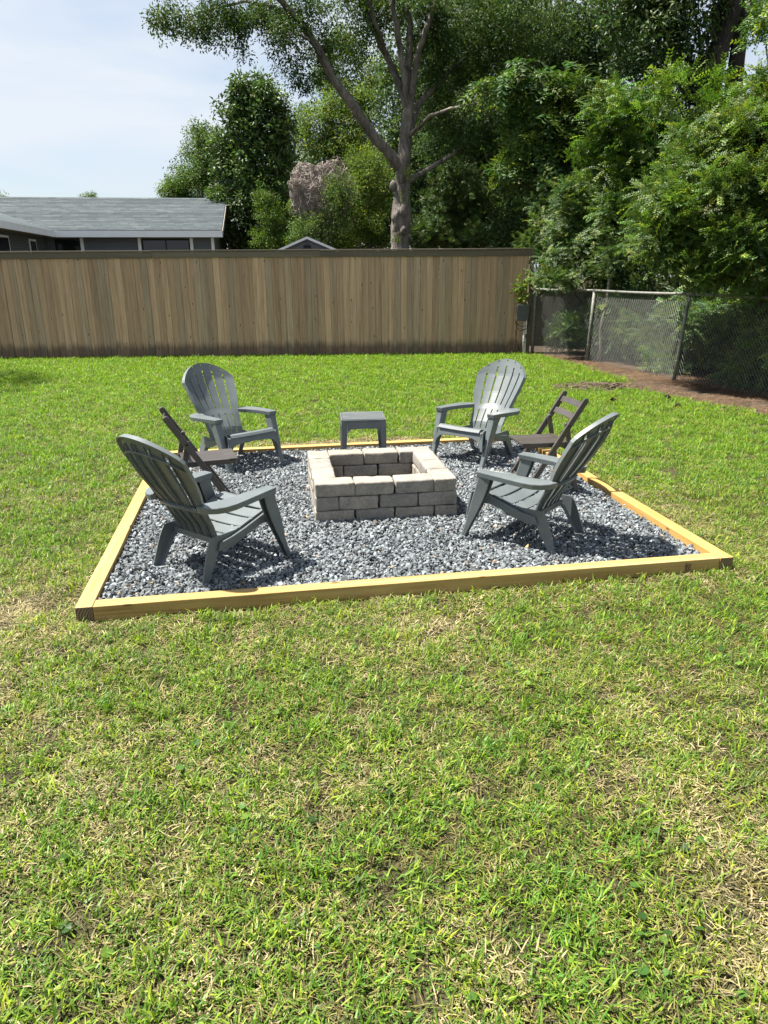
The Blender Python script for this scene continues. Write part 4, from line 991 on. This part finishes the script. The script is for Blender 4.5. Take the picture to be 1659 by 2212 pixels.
# ---- woods to the right of the oak
simple_tree('pine_tree', 'soft young pine just right of the oak trunk behind the fence', gnd(985, 27), 5.5, .14,
    blobs_at([(945, 500, -.3, .8, .5, 80), (985, 480, 0, .9, .6, 90), (1010, 520, -.3, .9, .5, 80), (960, 430, 0, .8, .5, 60), (1030, 450, 0, .8, .6, 60), (990, 390, 0, .8, .6, 50), (920, 525, -.4, .4, .4, 35)], 27), 'pine', 'needle', 'darkbark', gap=.2, gscale=1.2, scale=(.9, 1.5), var=.2, tintc=(1.0, 1.05, .9), upright=.5)
simple_tree('dark_tree', 'deeply shaded tree crown filling the wood behind the oak', gnd(1000, 33), 12, .3,
    blobs_at([(930, 330, 0, 2.0, 2.0, 240), (1010, 250, 0, 2.4, 2.2, 300), (1060, 380, 0, 2.2, 1.8, 260), (960, 450, 0, 2.2, 1.6, 220), (1100, 480, 0, 2.2, 1.4, 200), (900, 200, .5, 2.0, 2.0, 200), (1080, 130, 0, 2.6, 2.4, 280), (940, 60, .5, 2.6, 2.2, 240), (1000, 540, 0, 2.6, 1.0, 160)], 33), 'far', 'deepleaf', 'darkbark', gap=.22, gscale=.7, scale=(.7, 1.2), var=.3)
simple_tree('dark_tree', 'shaded tall tree in the wood above the chain link corner', gnd(1180, 26), 11, .28,
    blobs_at([(1150, 400, 0, 1.6, 1.4, 220), (1120, 500, 0, 1.4, 1.0, 150), (1200, 280, 0, 1.8, 1.4, 250), (1180, 150, 0, 1.8, 1.5, 260), (1120, 240, .4, 1.5, 1.2, 180), (1280, 200, 0, 1.6, 1.6, 220), (1260, 360, 0, 1.8, 1.4, 230), (1220, 60, 0, 2.0, 1.2, 230), (1330, 90, 0, 1.6, 1.2, 160), (1200, 500, 0, 1.8, 1.0, 180)], 26), 'oak', 'deepleaf', 'darkbark', gap=.30, gscale=.9, scale=(.9, 1.5), var=.3)
simple_tree('hickory_tree', 'tree with long drooping leaflets hanging over the chain link fence', gnd(1230, 19), 4.4, .14,
    blobs_at([(1100, 365, 0, .42, .30, 26), (1160, 330, 0, .65, .45, 50), (1210, 275, 0, .6, .5, 45), (1190, 385, 0, .45, .3, 22), (1260, 290, .2, .6, .6, 50), (1270, 350, 0, .5, .3, 28), (1060, 190, 0, .45, .25, 22), (1120, 175, 0, .6, .35, 40), (1190, 190, 0, .6, .45, 44), (1250, 200, 0, .6, .45, 40), (1320, 230, .3, .7, .7, 55), (1350, 330, .3, .7, .6, 50), (1140, 260, .3, .5, .4, 26)], 19), 'big', 'midleaf', 'darkbark', gap=.1, gscale=1.2, scale=(.6, 1.0), var=.22, tintc=(.75, .85, .85), upright=.35)
simple_tree('shade_tree', 'tall dark tree with thick black trunk beside the sunlit privet', gnd(1545, 18), 9.5, .27,
    blobs_at([(1440, 60, 0, 1.1, .9, 95), (1500, 20, 0, 1.0, .7, 80), (1400, 130, 0, .8, .6, 55), (1450, 200, 0, .7, .5, 40), (1530, 110, .3, .4, .6, 24), (1590, 20, .3, .5, .4, 30), (1380, 30, 0, .8, .7, 65), (1500, 170, 0, .6, .5, 40), (1420, 280, .3, .8, .5, 45), (1480, -40, 0, 1.5, .7, 110), (1620, 10, 0, .5, .4, 22), (1340, 200, .5, .7, .6, 40)], 18), 'mag', 'darkleaf', 'darkbark', gap=.34, gscale=1.5, scale=(.6, 1.0), var=.25)
tk = MB(); tk.tube([at(1530, 250, 17.8), at(1545, 130, 17.9), at(1570, 60, 18), at(1600, -40, 18)], [.19, .22, .21, .2], 10, wob=.1)
o_ = [q for q in C.objects if q.name.startswith('shade_tree')][0]
o2 = tk.build('limb', M['darkbark'], o_, smooth=True); o2.matrix_parent_inverse = Matrix.Translation(-o_.location)
# ---- shrubs along and behind the chain link
def shrub(name, label, base, blobs, kind, mat_, stems=5, cat='shrub', group=None, clip=True, **kw):
    t_ = empty(name, base); tag(t_, label, cat, group); b = MB(); bs = Vector(base)
    for i in range(stems):
        c_ = Vector(blobs[i % len(blobs)][0]); s0 = bs + Vector((random.uniform(-.25, .25), random.uniform(-.25, .25), -.05)); b.tube(limb_path(s0, c_, 7, .12, i + 11), [.028 * (1 - .7 * k / 7) for k in range(8)], 5)
    so_ = b.build('stems', M['darkbark'], t_, smooth=True); so_.matrix_parent_inverse = Matrix.Translation(-bs)
    fn = (lambda P_: np.array([(p[2] > HT + .08) or (p[0] > chain_x(p[1]) + .30) for p in P_])) if clip else None
    co_ = crown(t_, blobs, kind, M[mat_], clip=fn, name='foliage', **kw); co_.matrix_parent_inverse = Matrix.Translation(-bs)
    return t_
SB = lambda lst: [((x, y, z), (rx, ry, rz), n_) for (x, y, z, rx, ry, rz, n_) in lst]
shrub('wax_myrtle', 'fine leaved grey green shrub overhanging the corner where both fences meet', (4.9, 17.0, 0), blobs_at([(1222, 500, .6, .55, .45, 110), (1262, 470, .4, .8, .6, 150), (1250, 550, .2, .75, .4, 130), (1290, 540, 0, .7, .6, 120), (1290, 430, .3, .7, .55, 110), (1200, 602, -.3, .38, .13, 50), (1280, 600, -.3, .6, .25, 80), (1345, 480, 0, .6, .7, 100), (1330, 570, -.4, .5, .5, 80), (1235, 420, .4, .5, .35, 60), (1165, 520, 2.4, .6, .6, 90), (1170, 600, 2.4, .5, .4, 60), (1175, 440, 2.6, .6, .5, 70)], 16), 'privet2', 'privet', gap=.2, gscale=1.6, scale=(.7, 1.15), var=.3, tintc=(1.05, 1.05, 1.0), clip=False)
shrub('privet_shrub', 'tall feathery light green shrub standing between hickory leaves and the glossy privet', (6.3, 14.6, 0), blobs_at([(1330, 260, 0, .55, .6, 80), (1370, 330, 0, .65, .6, 110), (1300, 340, .2, .5, .45, 60), (1420, 260, .1, .5, .5, 60), (1400, 400, 0, .7, .5, 110), (1340, 420, 0, .6, .4, 80), (1290, 240, .2, .25, .3, 18), (1450, 340, .2, .6, .6, 80)], 14.6), 'privet2', 'brightleaf', gap=.22, gscale=1.6, scale=(.75, 1.25), var=.28, tintc=(.85, .95, .8), clip=False)
shrub('glossy_privet', 'big sunlit yellow green privet leaning over the chain link rail', (7.0, 11.2, 0), blobs_at([(1600, 300, 0, .55, .5, 150), (1655, 275, 0, .42, .35, 90), (1540, 330, .2, .5, .45, 120), (1580, 400, -.2, .7, .45, 195), (1500, 420, 0, .6, .4, 150), (1440, 440, .3, .5, .4, 105), (1640, 430, -.4, .5, .6, 150), (1540, 490, -.2, .65, .4, 165), (1460, 510, .2, .5, .4, 120), (1600, 530, -.5, .5, .35, 135), (1430, 550, .3, .4, .3, 82), (1500, 570, 0, .45, .3, 97), (1650, 580, -.6, .35, .3, 90), (1560, 600, -.3, .35, .16, 60), (1700, 350, -.2, .7, .9, 195), (1740, 170, .2, .6, .8, 130), (1650, 190, .6, .35, .3, 50), (1500, 470, .6, .9, .9, 220), (1600, 450, .6, .9, 1.0, 240), (1420, 500, .8, .6, .7, 120), (1480, 330, .8, .35, .35, 60)], 11.2), 'privet', 'brightleaf', stems=9, gap=.18, gscale=1.8, scale=(.5, .88), var=.3, clip=False)
shrub('arching_privet', 'arching privet sprays of bright leaflets against the sky beside the dark trunk', (7.4, 12.6, 0), blobs_at([(1560, 225, 0, .4, .22, 26), (1650, 40, 0, .22, .35, 22), (1450, 190, .3, .3, .25, 16), (1655, 215, 0, .3, .25, 24), (1500, 280, .3, .45, .25, 34), (1540, 170, .3, .25, .2, 9)], 12.6), 'privet', 'brightleaf', gap=.1, gscale=1.8, scale=(.7, 1.2), var=.25, clip=False, tintc=(1.0, 1.05, .8))
def lowspots(y0, y1, z0, z1, n_, r_, k, d0=.45, d1=1.6):
    out = []
    for _ in range(n_):
        y = random.uniform(y0, y1); out.append((chain_x(y) + random.uniform(d0, d1), y, random.uniform(z0, z1), r_ * random.uniform(.7, 1.3), r_, r_ * .8, k))
    return SB(out)
shrub('low_privet', 'dense low leafy shrub pressed against the chain link in its last visible bay', (6.6, 10.3, 0), lowspots(9.0, 11.6, .1, 1.5, 22, .40, 80, .40, 1.0), 'privet2', 'privet', stems=8, gap=.15, gscale=2, scale=(.8, 1.3), var=.35, tintc=(1.6, 1.55, 1.3))  # leaf tint raised here: light on this dark bay is put into the colour
shrub('low_privet', 'leafy shrub behind the middle chain link bay', (5.9, 12.6, 0), lowspots(11.4, 15.4, .05, 1.25, 34, .42, 60, .45, 2.2), 'privet2', 'privet', stems=6, gap=.2, gscale=2, scale=(.8, 1.25), var=.35, tintc=(1.0, 1.05, .95))
shrub('low_privet', 'shaded undergrowth behind the chain link bay by the utility box', (5.2, 15.6, 0), lowspots(13.8, 16.9, .05, 1.2, 18, .36, 60, .40, 1.3), 'privet2', 'privet', stems=6, gap=.25, gscale=2, scale=(.8, 1.3), var=.3, tintc=(.95, 1.05, .95))
shrub('understory_thicket', 'dark leafy thicket deep in the wood behind the chain link fence', (8.6, 14, 0), lowspots(8.0, 20, .3, 2.6, 36, .9, 90, 2.2, 4.2), 'oak', 'deepleaf', stems=10, gap=.1, gscale=1, scale=(.8, 1.3), var=.3, clip=False)
shrub('wood_canopy', 'high shaded foliage over the wood beyond the thicket', (11, 19, 0), SB([(9.5, 18, 3.0, 1.6, 1.6, 1.4, 150), (11.5, 16, 3.4, 1.8, 1.8, 1.6, 180), (8.5, 21, 3.6, 2.0, 1.8, 1.8, 180), (9.5, 14.5, 2.6, 1.3, 1.5, 1.2, 110), (12.5, 19, 3.2, 1.8, 2, 1.2, 110)]), 'oak', 'deepleaf', stems=8, cat='tree', gap=.15, gscale=1, scale=(1, 1.6), var=.3, clip=False)
# thin sapling trunk just behind the fence, and ivy on the fence end
sp2 = empty('sapling', (4.42, 15.0, 0)); tag(sp2, 'thin pale crooked sapling trunk beside the first round fence post', 'tree')
b = MB(); b.tube([(0, 0, -.05), (.03, 0, .3), (.0, .02, .7), (.06, .0, 1.1), (.08, 0, 1.45), (.07, .05, 1.75)], [.05, .036, .034, .032, .03, .012], 9, wob=.15); b.build('trunk', M['galv'] if False else M['bark'], sp2, smooth=True)
c_ = crown(sp2, [((4.5, 15.1, 1.95), (.4, .4, .35), 40)], 'privet2', M['privet'], (1, 1, 1), .25, (.7, 1.1), .1, 1.5); c_.matrix_parent_inverse = Matrix.Translation(-sp2.location)
cl = empty('creeper_vine', (3.32, 16.78, 0)); tag(cl, 'small yellow green creeper hanging at the end of the wooden fence', 'climber')
b = MB(); b.tube([(-.72, .02, 2.0), (-.66, -.0, 1.75), (-.50, .0, 1.55), (-.30, 0, 1.42), (-.05, .02, 1.5), (.15, .1, 1.6)], .005, 4); b.build('stem', M['vine'], cl)
c_ = crown(cl, [((3.08, 16.74, 1.45), (.16, .06, .12), 9), ((3.10, 16.74, 1.22), (.10, .05, .16), 10), ((3.2, 16.74, 1.6), (.14, .06, .12), 8)], 'ivy', M['palleaf'], (1.1, 1.1, .7), .2, (.8, 1.1), 0, 1, name='foliage'); c_.matrix_parent_inverse = Matrix.Translation(-cl.location)
# tree left of the picture whose crown shades the lawn edge
simple_tree('yard_tree', 'small shade tree standing on the lawn beyond the house end of the fence', (-9.6, 13.2, 0), 4.2, .13, SB([(-9.0, 12.6, 4.4, 1.3, 1.5, .9, 60), (-9.8, 13.4, 4.9, 1.4, 1.4, 1.0, 70), (-10.6, 12.6, 4.4, 1.2, 1.2, .9, 60)]), 'oak', 'oakleaf', gap=.1)

# ------------------------------------------------------------------ grass
def blade(V, F, A, p, az_, lean_, L_, W_, var, bend=.5):
    d_ = Vector((math.cos(az_) * math.sin(lean_), math.sin(az_) * math.sin(lean_), math.cos(lean_))); s_ = Vector((-math.sin(az_), math.cos(az_), 0)) * (W_ / 2)
    m1 = p + d_ * L_ * .5; d2 = (d_ + Vector((math.cos(az_) * bend, math.sin(az_) * bend, -bend * .6))).normalized(); tip = m1 + d2 * L_ * .5
    if tip.z < .002: tip.z = .002
    b = len(V); V += [p - s_ * .8, p + s_ * .8, m1 + s_, m1 - s_, tip]; F += [(b, b + 1, b + 2, b + 3), (b + 3, b + 2, b + 4)]; A += [var] * 5
def tuft(seed, n_, rad, lean, L_, W_, z0=0):
    r_ = random.Random(seed); V, F, A = [], [], []
    for _ in range(n_):
        a = r_.uniform(0, 6.283); q = rad * r_.random() ** .5; blade(V, F, A, Vector((math.cos(a) * q, math.sin(a) * q, z0)), r_.uniform(0, 6.283), r_.uniform(*lean), L_ * r_.uniform(.6, 1.35), W_ * r_.uniform(.75, 1.3), r_.random(), r_.uniform(.1, .9))
    return V, F, A
gp = [tuft(300 + i, 20, .060, (.35, 1.35), .044, .0046) for i in range(8)] + [tuft(320 + i, 12, .05, (.1, .9), .062, .0052) for i in range(4)]
sp_ = [tuft(340 + i, 22, .065, (1.05, 1.5), .040, .0034, .004) for i in range(6)]
def in_frame(x, y, m_=.0):
    a = (x - FO.x) * ux.x + (y - FO.y) * ux.y; b_ = (x - FO.x) * uy.x + (y - FO.y) * uy.y
    return -m_ < a < FW + m_ and -m_ < b_ < FD + m_, a, b_
def dryness(x, y):
    d_ = .20 + .46 * mnoise.noise((x * .75, y * .75, 1.3)) + .42 * mnoise.noise((x * 2.4, y * 2.4, 5.1)) + .22 * mnoise.noise((x * 6, y * 6, 2))
    d_ -= .40 * smoothstep(4.5, 8.5, y)
    inside, a, b_ = in_frame(x, y, .9)
    if inside:
        far = b_ - FD
        if far > 0 and .5 < a < FW - .3: d_ += 1.2 * (1 - smoothstep(.38, .80, far + .2 * mnoise.noise((x * 3, y * 3, 0))))
        if a < 0 or b_ < 0 or a > FW: d_ += .28 * (1 - smoothstep(.05, .45, max(-a, -b_, a - FW)))
    # worn spots
    for sx_, sy_, sr in ((-2.1, 3.6, .35), (.3, 3.35, .25), (1.9, 2.2, .25), (1.1, 1.6, .3), (-3.5, 8.6, .6), (3.4, 9.0, .4), (.55, 9.1, .3)):
        d_ += .55 * math.exp(-((x - sx_) ** 2 + (y - sy_) ** 2) / (sr * sr))
    return d_
G = []; S_ = []
STUMP = Vector((3.45, 11.75, 0))
def try_points(y0, y1, dens, sc0):
    xm = lambda y: .72 * y + 1.3
    area_w = 2 * xm(y1); n_ = int(dens * area_w * (y1 - y0))
    for _ in range(n_):
        y = random.uniform(y0, y1); x = random.uniform(-xm(y1), xm(y1))
        if abs(x) > xm(y): continue
        if in_frame(x, y, .012)[0]: continue
        de = dirt_edge(y)
        if x > de - .06 and random.random() < smoothstep(-.06, .12, x - de): continue
        yf = F0.y + (x - F0.x) * math.tan(fa_)
        if y > yf - .03: continue
        if (x - STUMP.x) ** 2 / .5 + (y - STUMP.y) ** 2 / .35 < 1 and random.random() < .8: continue
        d_ = dryness(x, y); edge_ = in_frame(x, y, .06)[0]
        if random.random() < .30: S_.append((x, y, sc0, -1))
        if random.random() < d_ * .95: 
            S_.append((x, y, sc0, d_))
            if d_ > .85 or random.random() < .35: continue
        if random.random() < max(0, d_ - .55): continue
        G.append((x, y, sc0 * (.85 if edge_ else 1), d_))
try_points(.7, 3.2, 520, .95); try_points(3.2, 5.5, 420, 1.0); try_points(5.5, 8.5, 340, 1.05); try_points(8.5, 12, 280, 1.15); try_points(12, 17, 230, 1.3)
# scrap beyond the frame's sides is covered by the same rows
yy = .75
while yy < 6.0:
    xm_ = .62 * yy + .9; xx_ = -xm_
    while xx_ < xm_:
        x, y = xx_ + random.uniform(-.035, .035), yy + random.uniform(-.035, .035)
        if not in_frame(x, y, .02)[0]: S_.append((x, y, .95, -1 - random.random()))
        xx_ += .062
    yy += .062
G = np.array(G); S_ = np.array(S_)
def gscatter(name, protos, D, mat_, tfun, label, smin, smax, lo_i, hi_w):
    n_ = len(D); P_ = np.stack([D[:, 0], D[:, 1], np.full(n_, .002)], 1)
    rot = np.concatenate([rng.normal(0, .10, (n_, 2)), rng.uniform(0, 6.283, (n_, 1))], 1); idx = rng.integers(0, len(protos), n_)
    o = scatter(name, protos, P_, rot, D[:, 2] * rng.uniform(smin, smax, n_), idx, tfun(n_, D), mat_, None, (0, 6, 0)); tag(o, label, 'grass'); return o
def gt(n_, D):
    v_ = np.clip(rng.normal(1, .18, (n_, 1)), .55, 1.6); dr = np.clip(D[:, 3:4], 0, 1); bl = rng.random((n_, 1))
    far = np.clip((D[:, 1:2] - 5) / 8, 0, 1)
    return v_ * np.concatenate([.90 + .45 * dr - .15 * bl + .06 * far, .97 + .15 * dr + .05 * far, .95 + .5 * dr + .7 * bl * (1 - far) - .1 * far], 1)
gscatter('lawn_grass', gp, G, M['grass'], gt, 'short coarse green lawn grass around the timber border', .75, 1.15, 0, 0)
gscatter('thatch', sp_, S_, M['straw'], lambda n_, D: np.clip(rng.normal(.95, .22, (n_, 1)), .45, 1.5) * np.where(D[:, 3:4] < 0, np.array([[.58, .62, .36]]) * np.clip(D[:, 3:4] + 2.1, .25, 1.1), np.array([[1, 1, 1]])), 'dry straw coloured thatch lying among the lawn grass', .8, 1.2, 0, 0)
# broad round weed leaves
def disc(seed):
    r_ = random.Random(seed); V = [Vector((0, 0, .0))]; F = []; k = 10
    for i in range(k): a = 6.283 * i / k + .3; q = 1 + r_.uniform(-.08, .08) if i else .5; V.append(Vector((math.cos(a) * q, math.sin(a) * q, .12 * r_.random())))
    F = [(0, 1 + i, 1 + (i + 1) % k) for i in range(k)]; return V, F, [r_.random()] * (k + 1)
wp = []
for _ in range(150):
    y = 1.2 + 4.2 * random.random() ** 1.1; x = random.uniform(-.6, .6) * (y + .8)
    if not in_frame(x, y, .05)[0]: wp.append((x, y, .022 + .012 * random.random()))
wp = np.array(wp); n_ = len(wp)
o = scatter('weed_leaves', [disc(i) for i in range(4)], wp, np.concatenate([rng.normal(0, .3, (n_, 2)), rng.uniform(0, 6.28, (n_, 1))], 1), rng.uniform(.009, .018, n_), rng.integers(0, 4, n_), np.clip(rng.normal(1, .15, (n_, 1)), .6, 1.4) * np.array([[.42, .58, 1.3]]), M['grass'], None, (0, 3, 0)); tag(o, 'round green weed leaves dotted through the front lawn', 'weeds')

# ---- litter on the dirt strip
D_ = []
for _ in range(9000):
    y = random.uniform(7.0, 17.0); a = dirt_edge(y); b_ = chain_x(y) + .7; x = random.uniform(a - .05, b_)
    k = .35 + .9 * mnoise.noise((x * 1.6, y * 1.3, 9)) + .6 * smoothstep(-.35, .0, x - chain_x(y))
    if random.random() < k: D_.append((x, y, 1.25, 0))
D_ = np.array(D_); lp = [tuft(400 + i, 12, .09, (1.25, 1.55), .10, .0035, .006) for i in range(6)]
n_ = len(D_); P_ = np.stack([D_[:, 0], D_[:, 1], np.full(n_, .010)], 1)
o = scatter('pine_straw', lp, P_, np.concatenate([rng.normal(0, .05, (n_, 2)), rng.uniform(0, 6.28, (n_, 1))], 1), rng.uniform(.7, 1.2, n_), rng.integers(0, 6, n_), np.clip(rng.normal(1, .35, (n_, 1)), .3, 2.2) * np.array([[1, 1, 1]]), M['needle_litter'], None, (4.5, 12, 0)); tag(o, 'brown pine straw and twigs on bare soil under the chain link', 'litter')
# rotten stump
st = empty('rotten_stump', STUMP + Vector((0, 0, -.01))); tag(st, 'low rotten tree stump crumbling in the lawn near the chain link', 'stump')
for i in range(60):
    a = random.uniform(0, 6.283); q = random.random() ** .6; p = Vector((math.cos(a) * q * .62, math.sin(a) * q * .36, .015 + .02 * random.random()))
    b = MB(); ln = random.uniform(.04, .15); r0 = random.uniform(.012, .036); th = random.gauss(0, .5); dv_ = Vector((math.cos(th), math.sin(th), random.uniform(-.1, .35))) * ln
    b.tube([p - dv_ * .5, p - dv_ * .2, p + dv_ * .2, p + dv_ * .5], [r0 * .5, r0, r0 * .9, r0 * .3], 6, wob=.5); b.build('wood_chunk', M['rot'], st)
b = MB(); b.tube([(-.30, .14, .0), (-.1, .17, .022), (.2, .15, .028), (.34, .08, .0)], [.02, .035, .035, .02], 8, wob=.6); b.build('root_ridge', M['rot'], st)
v = [(STUMP.x, STUMP.y, .0095)] + [(STUMP.x + math.cos(a) * .72 * (1 + .3 * mnoise.noise((math.cos(a) * 2, math.sin(a) * 2, 4))), STUMP.y + math.sin(a) * .42 * (1 + .3 * mnoise.noise((math.cos(a) * 2, math.sin(a) * 2, 7))), .0095) for a in np.linspace(0, 6.283, 40)[:-1]]
b = MB(); b.add(v, [(0, 1 + i, 1 + (i + 1) % 39) for i in range(39)]); o = b.build('bare_patch', M['dirt']); o['kind'] = 'structure'
# pine cones
for (x, y), lab in zip(((3.31, 10.31), (4.17, 10.52), (4.04, 9.80)), ('dark pine cone lying on the lawn between folding chair and stump', 'dark pine cone on the lawn beside the stump, close to the bare soil', 'dark pine cone on open grass short of the bare soil')):
    b = MB(); 
    for k in range(9):
        t_ = k / 8; rr = .045 * math.sin(.35 + 2.5 * t_)
        for j in range(9):
            a = 6.283 * (j / 9 + k * .382); c_ = Vector((-.06 + .12 * t_, 0, .042)); d_ = Vector((.35, math.cos(a), math.sin(a))).normalized(); s_ = Vector((0, -math.sin(a), math.cos(a))) * .012
            tip = c_ + d_ * (rr + .012); b.add([c_ + s_ * .4, c_ - s_ * .4, tip - s_, tip + s_, c_ + d_ * rr * .5 + Vector((.014, 0, 0))], [(0, 1, 2, 3), (0, 4, 1), (1, 4, 2), (2, 4, 3), (3, 4, 0)])
    o = b.build('pine_cone', M['cone'], None, (x, y, -.008), (0, 0, random.uniform(0, 6))); o.scale = (.75, .75, .75); tag(o, lab, 'pine cone', 'pine cones on the lawn')

# ---- a few dry leaves blown onto the gravel
def dry_leaf(seed):
    r_ = random.Random(seed); V, F, A = [], [], []
    leaf_faces(V, F, A, Vector((-.5, 0, 0)), Vector((1, 0, .15)), Vector((0, 1, 0)), 1.0, .5, .2, r_.random()); return V, F, A
n_ = len(LEAFPTS)
o = scatter('dry_leaves', [dry_leaf(i) for i in range(4)], LEAFPTS, np.concatenate([rng.normal(0, .3, (n_, 2)), rng.uniform(0, 6.28, (n_, 1))], 1), rng.uniform(.018, .045, n_), rng.integers(0, 4, n_), np.clip(rng.normal(1, .3, (n_, 1)), .4, 1.6) * np.array([[1.1, .85, .7]]), M['straw'], None, (0, 5, 0)); tag(o, 'small dry tan leaves scattered on the crushed stone', 'leaves')
